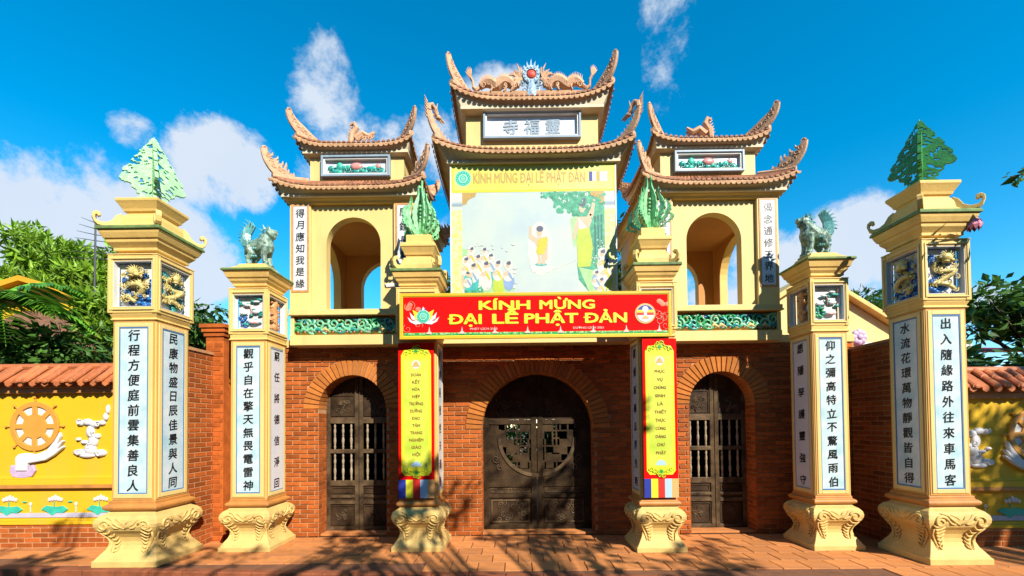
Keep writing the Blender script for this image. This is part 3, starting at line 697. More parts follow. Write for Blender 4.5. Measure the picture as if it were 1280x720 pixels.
def voussoirs():
    for (ac, h, bs, ro) in ARCH:
        n = int(round(pi*(h+ro)/2/.072)); z_low = .03
        mb = MB(); m = (h+ro)/2
        da = pi/n; g = .016
        vs = []
        for (rad, dd) in ((h-.006, 0), (ro-.004, 0)):
            wv = rad*da/2-g/2
            vs.append((wv, rad-m))
        (w0, r0), (w1, r1) = vs; d = .010; b = .002
        me = bpy.data.meshes.new('arch_brick')
        me.from_pydata([(-w0,.31,r0),(w0,.31,r0),(w1,.31,r1),(-w1,.31,r1),(-w0,-d+b,r0),(w0,-d+b,r0),(w1,-d+b,r1),(-w1,-d+b,r1),(-w0+b,-d,r0+b),(w0-b,-d,r0+b),(w1-b,-d,r1-b),(-w1+b,-d,r1-b)],
                       [], [(8,9,10,11),(4,5,9,8),(5,6,10,9),(6,7,11,10),(7,4,8,11),(0,1,5,4),(1,2,6,5),(2,3,7,6),(3,0,4,7)])
        me.materials.append(M['archbrick']); me.update()
        for i in range(n):
            a = (i+.5)*da; o = bpy.data.objects.new('arch_brick', me); C.objects.link(o); o.parent = gate
            o.location = (ac+m*cos(a), -.004, bs+m*sin(a)); o.rotation_euler = (0, pi/2-a, 0)
voussoirs()
def jambs():       # bricks on the reveals of each opening
    mb = MB()
    for (ac, h, bs, ro) in ARCH:
        for s in (-1, 1):
            x = ac+s*h
            for r in range(int(bs/BH)):
                z = r*BH+.006; e = (r % 2)*.1
                for y0, y1 in ((YW-.002, YW+.10+e), (YW+.112+e, YW+.31)):
                    if y1-y0 < .02: continue
                    X0, X1 = (x, x-s*.006)
                    mb.box(min(X0, X1), max(X0, X1), y0, y1, z, z+BH-.012)
    mb.build('jamb_brickwork', 'brick', gate, kind='stuff')
jambs()

def door_leaf(ac, h, bs, s, central):
    """one carved leaf; s=-1 left, +1 right; local a from the hinge stile to the meeting stile"""
    Y = YW+.25
    T = frame((ac, Y, 0), FR)
    lo, hi = (ac-h, ac) if s < 0 else (ac, ac+h)
    def top(a): return bs+sqrt(max(0, h*h-a*a))
    n = 10; xs = [s*(.006+(h-.012)*i/n) for i in range(n+1)]
    leaf = MB(T)
    # outer stiles, meeting stile and arched head, built as butted boards
    st = .055*(1.5 if central else 1)
    inn = s*.006; out = s*(h-.006)
    def bar(a, b, z0, z1, c0=-.045, c1=0.0): leaf.box(min(a, b), max(a, b), z0, z1, c0, c1)
    def colm(a, b, z0):       # stile that follows the arch above
        A, B = min(a, b), max(a, b); k = 6
        for i in range(k):
            u, v = A+(B-A)*i/k, A+(B-A)*(i+1)/k; zt = max(top(u), top(v)); zt = max(zt, z0+.01)
            leaf.box(u, v, z0, zt, -.045, 0)
    colm(inn, inn+s*st, .03); colm(out-s*st, out, .03)
    L_, R_ = inn+s*st, out-s*st
    if central:
        rails = [(.03,.10),(.50,.56),(.66,.80)]
        for z0, z1 in rails: bar(L_, R_, z0, z1)
        bar(L_, R_, 1.60, 1.67)
        leaf.T = T
        o = leaf.build('door_leaf', 'woodm', gate, bevel=.004, label='wide dark carved leaf of the central door')
        # panels
        p = MB(T); p.box(min(L_,R_), max(L_,R_), .10, .50, -.035, -.022); p.box(min(L_,R_), max(L_,R_), .56, .66, -.035, -.022)
        # carved transom filling the arch, its wood darkened to stand for the arch shade
        hh = h+.02; A0 = [(s*hh*cos(q*pi/2/14), bs+hh*sin(q*pi/2/14)) for q in range(15) if bs+hh*sin(q*pi/2/14) > 1.68]
        p.poly([(0, 1.672), (s*hh*cos(math.asin((1.672-bs)/hh)), 1.672)]+A0, -.035, -.015)
        p.build('carved_panel', 'woodd', o, split=True)
        c = MB(T); cx = (L_+R_)/2
        R = random.Random(5)
        for k in range(16):
            c.spiral(cx+R.uniform(-.22,.22), R.uniform(.17,.43), -.018, .05, 1.4, .010, R.uniform(0,6), R.choice((-1,1)), 10)
        for k in range(9): c.spiral(L_+(R_-L_)*(.1+.1*k), .61, -.018, .035, 1.4, .007, k, 1 if k % 2 else -1, 10)
        for k in range(10): c.spiral(cx+R.uniform(-.25,.25), R.uniform(1.74,1.95), -.012, .05, 1.3, .009, R.uniform(0,6), 1, 10)
        c.frm(min(L_,R_)+.03, max(L_,R_)-.03, .13, .47, .02, -.03, -.008); c.frm(min(L_,R_)+.02, max(L_,R_)-.02, .575, .645, .01, -.03, -.010)
        c.build('carving', 'wood', o, kind='stuff')
        # round openwork shared by both leaves: solid board outside the circle, lattice inside
        r0 = .56; zc = 1.40
        def fn(a, b):
            A = a*s
            d = sqrt(A*A+(b-zc)**2)
            if d > r0 and not (b > 1.52): return True
            if b > 1.60: return False
            gx, gz = (A*1.0) % .115, (b-.80) % .115
            k = int(A/.115)*2+int((b-.8)/.115)*3
            if b < .93: return True
            if gx < .022 or gz < .022: return k % 4 != 1
            if k % 5 in (0, 3): return True
            return abs(gx-.068) < .010 and k % 3 == 1
        q = MB(T); lo2, hi2 = min(L_,R_), max(L_,R_); q.plate(fn, lo2, hi2, .80, 1.60, .0115, -.035, -.015); q.build('openwork', 'woodm', o)
        g = MB(T); g.ring(0, zc, r0-.02, r0+.03, -.03, .0, 24, (-pi/2 if s > 0 else pi), (0 if s > 0 else 3*pi/2))
        g.spiral(s*.62, 1.08, -.008, .07, 1.4, .012, 0, s, 12); g.spiral(s*.56, .95, -.008, .05, 1.3, .010, 2, -s, 12)
        g.build('ring_moulding', 'wood', o)
    else:
        for z0, z1 in ((.03,.085),(.425,.475),(.52,.56),(.70,.78),(1.19,1.25),(1.64,1.73)): bar(L_, R_, z0, z1)
        o = leaf.build('door_leaf', 'wood', gate, bevel=.003, label='narrow carved door leaf with two tiers of balusters')
        p = MB(T); a, b = min(L_,R_), max(L_,R_)
        p.box(a, b, .085, .425, -.035, -.02); p.box(a, b, .475, .52, -.035, -.02); p.box(a, b, .56, .70, -.035, -.02)
        k = 6
        for i in range(k):
            u, v = L_+(R_-L_)*i/k, L_+(R_-L_)*(i+1)/k; zt = max(top(u), top(v)); p.box(min(u,v), max(u,v), 1.73, max(1.75, zt), -.035, -.02)
        p.frm(a+.02, b-.02, .585, .675, .014, -.03, -.008); p.frm(a+.01, b-.01, .11, .40, .012, -.03, -.008); p.frm(a+.01, b-.01, 1.75, min(top(L_), top(R_))-.02, .012, -.03, -.008) 
        p.build('carved_panel', 'woodd', o, split=True)
        c = MB(T); R = random.Random(11); cx = (a+b)/2
        for j in range(12): c.spiral(cx+R.uniform(-.09,.09), R.uniform(.15,.36), -.015, .035, 1.3, .008, R.uniform(0,6), R.choice((-1,1)), 9)
        for j in range(10):
            z = R.uniform(1.79,1.98); A = cx+R.uniform(-.09,.09)
            if z < top(A)-.04: c.spiral(A, z, -.015, .033, 1.3, .008, R.uniform(0,6), R.choice((-1,1)), 9)
        c.tube([(cx-.03,1.78,-.012),(cx+.01,1.88,-.012),(cx+.05,1.96,-.012)], [.012,.008,.003], 5)
        c.build('carving', 'wood', o, kind='stuff')
        nb = 3
        for j in range(nb):
            x = a+(b-a)*(j+.5)/nb
            for (z0, z1) in ((.78, 1.19), (1.25, 1.64)):
                H = z1-z0; prof = [(.014,0),(.014,.06),(.020,.09),(.011,.14),(.017,.22),(.022,.36),(.015,.46),(.010,.49),(.020,.52),(.010,.55),(.015,.60),(.021,.72),(.012,.84),(.019,.90),(.013,.94),(.013,1)]
                bl = MB(T); bl.rings([[(x+r*cos(2*pi*q/7), z0+H*zz, -.028+r*sin(2*pi*q/7)) for q in range(7)] for r, zz in prof], cap=False)
                bl.build('baluster', 'woodl', o, smooth=True)
    return o
for i, (ac, h, bs, ro) in enumerate(ARCH):
    for s in (-1, 1): door_leaf(ac, h, bs, s, i == 1)
mb = MB()
for (ac, h, bs, ro) in ARCH: mb.box(ac-h, ac+h, YW+.05, YW+.33, .001, .03)
mb.build('threshold', 'paver', gate, split=True)
# rooms behind the doors: closed behind the small ones, an open passage behind the central one
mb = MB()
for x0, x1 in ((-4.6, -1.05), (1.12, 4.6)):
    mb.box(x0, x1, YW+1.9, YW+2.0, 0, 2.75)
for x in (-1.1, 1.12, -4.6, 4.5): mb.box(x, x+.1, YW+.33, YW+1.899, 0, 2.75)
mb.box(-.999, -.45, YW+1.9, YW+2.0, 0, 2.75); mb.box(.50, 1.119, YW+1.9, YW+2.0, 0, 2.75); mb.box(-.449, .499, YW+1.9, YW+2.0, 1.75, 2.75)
mb.build('passage_wall', 'roomshade', gate, split=True)  # near-black wall colour stands in for the shade inside the rooms

def beam():
    mb = MB()
    mb.box(-3.45, 3.45, 6.08, 8.5, 2.742, 2.885)                       # lower lintel
    mb.box(-3.45, 3.45, 6.16, 8.5, 2.885, 3.16)
    mb.box(-4.62, -3.46, 6.30, 8.5, 2.75, 2.86); mb.box(3.46, 4.62, 6.30, 8.5, 2.75, 2.86)
    for x0 in (-3.45, 3.40): mb.box(x0, x0+.05, 6.10, 6.159, 2.886, 3.149)
    mb.build('lintel', 'creampale', gate, bevel=.005, split=True)
    mb = MB(); mb.box(-3.47, 3.47, 6.055, 8.5, 3.161, 3.185); mb.box(-3.46, 3.46, 6.07, 8.5, 3.186, 3.245); mb.build('ledge', 'creampale', gate, bevel=.006, split=True)
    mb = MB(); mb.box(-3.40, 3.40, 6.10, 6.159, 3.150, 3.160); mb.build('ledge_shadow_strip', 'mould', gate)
    for (x0, x1, sd) in ((-3.40, -1.80, 3), (1.78, 3.40, 5)):
        R = random.Random(sd); r = MB(frame((0, 6.16, 0), FR)); n = int((x1-x0)/.105)
        r.m = 5; r.box(x0, x1, 2.888, 3.148, 0, .006)
        for i in range(n+1):
            x = x0+(x1-x0)*(i+.5)/(n+1); s = 1 if i % 2 else -1
            r.m = R.choice((0, 1, 6, 6, 6)); r.spiral(x, 3.02+s*.03, .03, .085, 1.5, .022, R.uniform(0, 6), s, 14)
            r.m = R.choice((0, 1, 3, 6, 6)); r.tube([(x-.08, 2.92, .025), (x-.02, 2.98, .035), (x+.05, 2.94, .03), (x+.10, 3.0, .02)], [.02,.028,.022,.01], 6)
            r.m = R.choice((4, 3, 2, 0, 4)); r.blob((x+R.uniform(-.04,.04), 3.09+R.uniform(-.02,.02), .025), (.03,.02,.022), 7, 4)
            r.m = R.choice((0, 1)); r.tube([(x-.05, 3.12, .02), (x+.02, 3.10, .03), (x+.06, 3.05, .02)], [.012,.018,.008], 5)
            r.m = 4; r.blob((x, 2.935, .04), .014, 6, 4)
        r.build('frieze_relief', ['teal', 'green', 'cobalt', 'gold', 'pinkr', 'cream', 'mint'], gate, smooth=True, label='coloured relief of scrolling leaves and clouds')
beam()

# ------------------------------------------------------------------ curved roofs
def eave_pt(side, s, hx, hy, z0, lift, fl, p=5.0):
    f = fl*abs(s)**6; z = z0+lift*abs(s)**p
    if side == 0: return (s*(hx+f), -(hy+f), z)
    if side == 1: return ((hx+f), s*(hy+f), z)
    if side == 2: return (-s*(hx+f), (hy+f), z)
    return (-(hx+f), -s*(hy+f), z)
def roof(cx, cy, hx, hy, z0, lift, fl, ix, iy, z1, cor, ridge=None, p=4.5, step=.075, name='roof'):
    n = 28
    def E(sd, s, k=1.0, dz=0): x, y, z = eave_pt(sd, s, hx, hy, z0, lift, fl, p); return (cx+x*k, cy+y*k, z+dz)
    def I(sd, s):
        x, y = {0: (s*ix, -iy), 1: (ix, s*iy), 2: (-s*ix, iy), 3: (-ix, -s*iy)}[sd]; return (cx+x, cy+y, z1)
    slab = MB()
    for sd in range(4):
        rows = []
        for t in (0, .15, .35, .6, 1):
            r = []
            for i in range(n+1):
                s = -1+2*i/n; a = E(sd, s, 1, .052); b = I(sd, s); q = t**1.25
                r.append((a[0]+(b[0]-a[0])*t, a[1]+(b[1]-a[1])*t, a[2]+(b[2]-a[2])*q))
            rows.append(r)
        slab.rings([[E(sd, -1+2*i/n, 1, .0) for i in range(n+1)]]+rows, cap=False, closed=False)
    rf = slab.build(name, 'eave', gate)
    band = MB()       # thick rolled edge
    for sd in range(4):
        R = []
        for i in range(n+1):
            s = -1+2*i/n; R.append([E(sd, s, 1.0, -.012), E(sd, s, 1.012, .0), E(sd, s, 1.016, .022), E(sd, s, 1.008, .04), E(sd, s, .99, .052), E(sd, s, .97, .0)])
        band.rings(R, cap=False)
    band.build('eave_band', 'eave', rf)
    so = MB()
    for sd in range(4):
        q = []
        for i in range(n+1):
            s = -1+2*i/n; a, b, z = cor[0]; x, y = {0: (s*a, -b), 1: (a, s*b), 2: (-s*a, b), 3: (-a, -s*b)}[sd]; q.append((cx+x, cy+y, z))
        so.rings([q, [E(sd, -1+2*i/n, .975, .0) for i in range(n+1)]], cap=False, closed=False)
    so.build('soffit', 'soffit', rf, split=True)
    co = MB(); co.rect(cx, cy, [(a, b, z) for a, b, z in cor]); co.build('cornice', 'soffit', rf, bevel=.003)
    tl = MB(); dt = MB()
    for sd in range(4):
        Ls = 2*(hx if sd % 2 == 0 else hy); m = int(Ls/step)
        for i in range(m+1):
            s = -1+2*(i+.5)/(m+1); a = Vector(E(sd, s, 1.012, .052)); b = Vector(I(sd, s*.98)); dv = (b-a); L_ = min(.5, dv.length)
            e = a+dv.normalized()*.02; tang = Vector({0: (1,0,0), 1: (0,1,0), 2: (-1,0,0), 3: (0,-1,0)}[sd]); up = Vector((0, 0, 1)); R = []
            dz = z1-a.z
            for t in (0, .3, .65, 1):
                c = Vector((a.x+dv.x*t, a.y+dv.y*t, a.z+dz*t**1.25)); R.append([tuple(c+tang*.027*cos(pi*k/4)+up*.030*sin(pi*k/4)) for k in range(5)])
            tl.rings(R, cap=False, closed=False); tl.add(R[0], [(4, 3, 2, 1, 0)])
            nrm = tang.cross(up); c = Vector(E(sd, s+1.0/(m+1), 1.018, .0))
            if abs(s+1.0/(m+1)) < 1:
                P = [c+tang*.034*cos(pi+pi*k/5)+up*(.034*sin(pi+pi*k/5)*1.05+.012) for k in range(6)]
                P2 = [q+nrm*.010 for q in P]; dt.add([tuple(q) for q in P]+[tuple(q) for q in P2], [tuple(range(6)), tuple(range(11, 5, -1))]+[(k, k+6, k+7, k+1) for k in range(5)])
    tl.build('tile_rows', 'tile2', rf, kind='stuff'); dt.build('drip_tiles', 'eave', rf, kind='stuff')
    hp = MB()
    for sx in (-1, 1):
        for sy in (-1, 1):
            a = Vector((cx+sx*(hx+fl), cy+sy*(hy+fl), z0+lift+.06)); b = Vector((cx+sx*ix, cy+sy*iy, z1+.03))
            hp.tube([tuple(a+(b-a)*t-Vector((0,0,(b.z-a.z)*(t-t**1.25)))) for t in (0,.2,.4,.7,1)], .04, 6)
    if ridge:
        hp.tube([(cx-ridge, cy, z1+.03), (cx+ridge, cy, z1+.03)], .055, 8)
    hp.build('hip_ridge', 'horn', rf, split=True)
    return rf
def horn(rf, x, y, z, dx, dy, reach, H, kind, sd=0):
    """upswept corner crest standing in the vertical plane through the roof diagonal"""
    r = 1/sqrt(2); T = frame((x, y, z), (dx*r, dy*r, 0)); mb = MB(T); rr = random.Random(sd)
    n = 16; P, Q = [], []
    for i in range(n+1):
        t = i/n; a = -.34+(.34+reach)*sin(t*pi/2); b = -.02+H*(1-cos(t*pi/2)) if t < 1 else H-.02
        b = -.02+H*(t**2.1); a = -.34+(.34+reach)*(1-(1-t)**1.7)
        P.append((a, b))
    def nrm(i):
        (a0, b0), (a1, b1) = P[max(0, i-1)], P[min(n, i+1)]; d = sqrt((a1-a0)**2+(b1-b0)**2); return (-(b1-b0)/d, (a1-a0)/d)
    outr, innr = [], []
    for i in range(n+1):
        t = i/n; nx, nz = nrm(i)
        wo = .022*(1-.3*t)
        if kind == 'dragon': wi = .04+.03*sin(pi*t)
        elif kind == 'scroll': wi = .05+.085*sin(pi*min(1, t*1.05))**.8*(1 if t < .96 else .3)
        else: wi = (.05+.10*sin(pi*min(1, t*1.02+.02)))*(1-.15*t)
        if kind == 'flame' and 2 < i < n-1: wi += (.035, -.02, .015)[i % 3]
        outr.append((P[i][0]-nx*wo, P[i][1]-nz*wo)); innr.append((P[i][0]+nx*wi, P[i][1]+nz*wi))
    for i in range(n):
        mb.poly([outr[i], outr[i+1], innr[i+1], innr[i]], -.022, .022)
    # bead along the outer edge and curls
    mb.tube([(a, b, 0) for a, b in outr], [.030-.010*i/n for i in range(n+1)], 6)
    if kind != 'dragon':
        for i in range(2, n, 2):
            nx, nz = nrm(i); t = i/n; q = innr[i]
            if kind == 'flame': mb.tube([(q[0]-.02*nx, q[1]-.02*nz, 0), (q[0]+nx*.025, q[1]+nz*.025+.02, 0), (q[0]+nx*.03-.0, q[1]+nz*.03+.055, 0)], [.022,.016,.003], 5)
            for c in (-.022, .022): mb.spiral((P[i][0]+q[0])/2, (P[i][1]+q[1])/2, c, .038, 1.3, .010, i, 1, 8)
        a, b = P[-1]; mb.spiral(a-.025, b+.01, 0, .035, 1.1, .016, 0, 1, 9)
    else:
        a, b = P[-1]      # dragon neck arches inward, head looks at the ridge
        neck = [(a, b, 0), (a-.01, b+.07, 0), (a-.06, b+.10, 0), (a-.11, b+.06, 0), (a-.14, b-.0, 0)]
        mb.tube(neck, [.035,.034,.034,.034,.03], 7)
        hx_, hz = a-.16, b-.03; mb.blob((hx_, hz, 0), (.05,.035,.035), 8, 5)
        mb.tube([(hx_-.02, hz+.005, 0), (hx_-.10, hz-.025, 0)], [.026,.012], 6); mb.tube([(hx_-.01, hz-.015, 0), (hx_-.07, hz-.06, 0)], [.016,.007], 6)
        for c in (-1, 1):
            mb.tube([(hx_+.02, hz+.02, c*.02), (hx_+.05, hz+.09, c*.03), (hx_+.03, hz+.17, c*.03)], [.012,.010,.003], 5)
            mb.tube([(hx_+.04, hz+.01, c*.02), (hx_+.10, hz+.05, c*.035)], [.012,.003], 5)
        for i in range(6):
            p, q = neck[0], neck[2]; t = i/5; mb.tube([(p[0]+.02, p[1]-.1+.2*t, 0), (p[0]+.065, p[1]-.06+.24*t, 0)], [.014,.003], 4)
        for i in range(3, n, 2):
            nx, nz = nrm(i); q = innr[i]; mb.tube([(q[0], q[1], 0), (q[0]+nx*.045, q[1]+nz*.045+.02, 0)], [.018,.003], 4)
    mb.build('corner_crest', 'horn', rf)

def ridge_dragon(rf, x, y, z, d, k=1.0, name='ridge_dragon'):
    T = lambda a, b, c: (x+d*a*k*.68, y+c*k, z+b*k); mb = MB(T)
    P = []; n = 24
    for i in range(n+1):
        t = i/n; P.append((-.50+.86*t, .10+.075*abs(sin(t*2.2*pi+.2))*(1.1)+.02*t, 0))
    mb.tube(P, [.040+.050*sin(pi*min(1,.1+.8*i/n)) for i in range(n+1)], 8)
    for i in range(1, n, 1): mb.tube([P[i], (P[i][0]-.03, P[i][1]+.14, 0)], [.030, .003], 4)
    for (a) in (-.25, .05, .2):
        for c in (-1, 1): mb.tube([(a, .11, c*.03), (a+.03, .05, c*.06), (a-.01, 0, c*.06)], [.03,.018,.02], 6)
    hx, hz = .40, .20; mb.tube([(.33,.13,0),(.37,.19,0),(.40,.20,0)], [.06,.055,.05], 8)
    mb.blob((hx, hz, 0), (.075,.055,.05), 8, 5); mb.tube([(hx+.03, hz+.01, 0), (hx+.14, hz-.0, 0)], [.035,.018], 7); mb.tube([(hx+.03, hz-.03, 0), (hx+.11, hz-.055, 0)], [.022,.010], 6)
    for i in range(16):
        a = .9+i*.20; L_ = .17+.05*(i % 2); mb.tube([(hx-.02, hz, .02*((i % 3)-1)), (hx-.03+L_*.6*cos(a), hz+L_*.6*sin(a), .05*((i % 3)-1)), (hx-.04+L_*cos(a+.25), hz+L_*sin(a+.25), .06*((i % 3)-1))], [.034,.024,.003], 4)
    for i in range(7): mb.spiral(-.42+.12*i, .09+.05*(i % 2), -.05, .055, 1.3, .014, i, 1, 9)
    # raised tail with a flame tuft
    mb.tube([(-.50,.11,0),(-.58,.06,0),(-.65,.10,0),(-.66,.20,0),(-.70,.25,0)], [.035,.035,.032,.026,.03], 7)
    for i in range(6):
        a = 1.0+i*.32; mb.tube([(-.71,.26,0), (-.73+.07*cos(a), .28+.08*sin(a), 0), (-.74+.10*cos(a), .28+.15*sin(a), 0)], [.022,.018,.003], 4)
    mb.build(name, 'horn', rf, label='salmon dragon crawling along the ridge')
def moon(rf, x, y, z, k):
    mb = MB(frame((x, y, z), FR)); mb.m = 0; zc = .27*k
    mb.ring(0, zc, .075*k, .125*k, -.035, .035); mb.disc(0, zc, .09*k, -.02, .0)
    for i in range(9):
        a = pi/2+(i-4)*.36; L_ = .20-.022*abs(i-4)
        P = [(.11*k*cos(a-.16), zc+.11*k*sin(a-.16)), (.11*k*cos(a+.16), zc+.11*k*sin(a+.16)), (.155*k*cos(a+.10), zc+.165*k*sin(a+.10)), (L_*k*cos(a), zc+(L_+.03)*k*sin(a)), (.15*k*cos(a-.06), zc+.15*k*sin(a-.06))]
        mb.poly(P, -.02, .02)
    for s in (-1, 1):
        for (a, b, r) in ((.13, .16, .05), (.15, .25, .04), (.09, .07, .055), (.05, .02, .05)): mb.spiral(s*a*k, b*k, 0, r*k, 1.3, .017*k, 1.2, s, 10)
    mb.tube([(0, -.10, 0), (0, .15*k, 0)], [.10*k, .05*k], 8)
    for i in range(12): a = i*pi/6; mb.blob((.10*k*cos(a), zc+.10*k*sin(a), .035), (.018*k, .018*k, .012), 6, 4)
    mb.m = 1; mb.blob((0, zc, .01), (.07*k, .07*k, .04*k), 12, 7)
    mb.build('moon_disc', ['silver', 'redball'], rf, label='blue flaming moon disc with a red pearl')
def name_panel(cx, y, z0, z1, hw, txt, kind):
    T = frame((cx, y, 0), FR)
    mb = MB(T); mb.box(-hw+.03, hw-.03, z0+.03, z1-.03, -.01, .004); pn = mb.build('name_board', 'marblew', gate)
    mb = MB(T); mb.frm(-hw, hw, z0, z1, .03, -.01, .075); mb.build('board_frame', 'greyblue', pn, bevel=.003)
    mb = MB(T); mb.frm(-hw+.031, hw-.031, z0+.031, z1-.031, .022, -.01, .055); mb.build('board_lining', 'white', pn)
    mb = MB(T)
    if txt:
        for i, ch in enumerate(txt):
            put_char(mb, ch, (-.31+.31*i), (z0+z1)/2-.01, .24, .012, .02, 0)
        mb.build('characters', 'greyblue', pn)
    else:
        R = random.Random(int(cx*10)); w = hw*.75; zc = (z0+z1)/2-.02
        for i in range(13):
            x = -w+2*w*i/12; mb.m = R.choice((0, 0, 1, 2)); mb.blob((x, zc+R.uniform(-.05,.05), .015), (.05,.04,.018), 7, 4)
            mb.m = 0; mb.spiral(x, zc-.02, .02, .05, 1.2, .012, R.uniform(0,6), 1 if i % 2 else -1, 9)
        mb.m = 1; mb.blob((0, zc+.03, .02), (.10,.06,.03), 9, 5); mb.m = 2; mb.blob((-.25, zc+.04, .02), (.05,.06,.02), 8, 4)
        mb.build('flower_relief', ['teal', 'pinkr', 'lotusg'], pn, smooth=True)

def tower(cx, sgn, texts, dsc):
    """small bell tower over a side door; sgn=-1 left one, +1 right one"""
    hw, y0, y1 = .90, 6.20, 8.10; cy = (y0+y1)/2; zb, zt = 3.24, 4.84; hy = (y1-y0)/2
    T = frame((cx, y0, 0), FR)
    mb = MB(T); mb.arch(-hw+.02, hw-.02, zb, zt, 0, .395, 4.235, -.19, -.05, n=22); tw = mb.build('front_wall', 'creampale', gate, label=dsc)
    mb = MB(frame((cx, y1, 0), (-1, 0, 0))); mb.arch(-hw+.02, hw-.02, zb, zt, 0, .49, 4.14, -.14, 0, n=18); mb.build('back_wall', 'cream', gate)
    for s, rv in ((1, PX), (-1, NX)):
        mb = MB(frame((cx+s*hw, cy, 0), rv)); mb.arch(-hy+.19, hy-.14, zb, zt, 0, .56, 4.12, -.13, 0, n=18); mb.build('side_wall', 'cream', gate)
    # orange painted lining of the room
    mb = MB()
    mb.box(cx-hw+.13, cx+hw-.13, y0+.19, y1-.14, zt-.10, zt-.06)
    for s in (-1, 1):
        L2 = MB(frame((cx+s*(hw-.132), cy, 0), NX if s > 0 else PX)); L2.arch(-hy+.192, hy-.142, zb, zt-.1, 0, .562, 4.12, 0, .004, n=18, back=False); mb.v_ = 0
        o = len(mb.v); mb.v += L2.v; mb.f += [tuple(i+o for i in f) for f in L2.f]; mb.mi += L2.mi
    L2 = MB(frame((cx, y1-.142, 0), FR)); L2.arch(-hw+.135, hw-.135, zb, zt-.1, 0, .492, 4.14, 0, .004, n=18, back=False)
    o = len(mb.v); mb.v += L2.v; mb.f += [tuple(i+o for i in f) for f in L2.f]; mb.mi += L2.mi
    mb.build('room_lining', 'inner', gate)
    for s, txt in ((-1, texts[0]), (1, texts[1])):
        ax = s*(hw-.15)
        p = MB(T); p.box(ax-.15, ax+.15, zb, zt, -.06, 0); pil = p.build('pilaster', 'creampale', gate, bevel=.003)
        T2 = frame((cx+ax, y0, 0), FR); p = MB(T2); p.frm(-.125, .125, 3.53, 4.80, .025, 0, .008); p.build('panel_border', 'orangr', pil)
        p = MB(T2); p.box(-.098, .098, 3.557, 4.773, 0, .005); p.build('couplet_board', 'marblew', pil)
        tx = MB(T2); n = len(txt)
        for i, ch in enumerate(txt): put_char(tx, ch, 0, 4.67-1.02*i/(n-1), .135, .0065, .015)
        tx.build('calligraphy', 'ink', pil)
    mb = MB(); mb.rect(cx, cy, [(hw+.005, hy+.005, zt-.03), (hw+.02, hy+.02, zt), (hw+.05, hy+.05, zt+.02), (hw+.05, hy+.05, zt+.03)]); mb.build('wall_head_moulding', 'cream', gate, bevel=.003)
    rf = roof(cx, cy, hw+.15, hy+.15, 4.94, .13, .015, .72, hy-.18, 5.22, [(hw+.08, hy+.08, 4.915), (hw+.085, hy+.085, 4.905), (hw+.085, hy+.085, 4.875), (hw+.06, hy+.06, 4.866)])
    for dx in (-1, 1):
        for dy in (-1, 1): horn(rf, cx+dx*(hw+.14), cy+dy*(hy+.14), 5.13, dx, dy, .15, .36, 'flame', 3)
    hw2, hy2 = .70, hy-.20
    mb = MB(); mb.box(cx-hw2, cx+hw2, cy-hy2, cy+hy2, 5.0, 5.63); mb.build('upper_wall', 'creampale', gate)
    name_panel(cx-.015*0, cy-hy2, 5.285, 5.60, .51, '', 0)
    rf = roof(cx, cy, hw2+.13, hy2+.13, 5.69, .12, .015, .35, .05, 6.05, [(hw2+.075, hy2+.075, 5.668), (hw2+.08, hy2+.08, 5.655), (hw2+.08, hy2+.08, 5.625), (hw2+.01, hy2+.01, 5.605)], ridge=.4)
    for dx in (-1, 1):
        for dy in (-1, 1): horn(rf, cx+dx*(hw2+.12), cy+dy*(hy2+.12), 5.86, dx, dy, .14, .33, 'scroll', 5)
    # scrolled crest on the front slope
    mb = MB(frame((cx, cy-.35, 6.12), (1 if sgn < 0 else -1, 0, 0)))
    x0 = -.10
    mb.tube([(x0-.14,-.10,0),(x0-.12,.10,0),(x0-.05,.20,0),(x0-.09,.28,0),(x0-.15,.25,0)], [.05,.055,.045,.035,.02], 7)
    mb.tube([(x0-.06,.02,0),(x0+.05,.11,0),(x0+.15,.06,0),(x0+.24,.13,0)], [.06,.055,.045,.02], 7)
    for i in range(8): mb.spiral(x0-.1+.045*i, .02+.03*(i % 2), .03, .04, 1.3, .012, i, 1, 9)
    for i in range(6): mb.tube([(x0-.16+.01*i, .03+.045*i, 0), (x0-.21+.01*i, .07+.045*i, 0)], [.018,.003], 4)
    mb.tube([(x0-.2,-.15,0),(x0+.3,-.15,0)], [.09,.09], 6)
    mb.build('ridge_crest', 'horn', rf)
tower(-2.61, -1, ('得月應知我是緣', '聞鐘長覺心安'), 'wall over the left side door')
tower(2.60, 1, ('慧燈普照十方', '偈念通修三界地'), 'wall over the right side door')

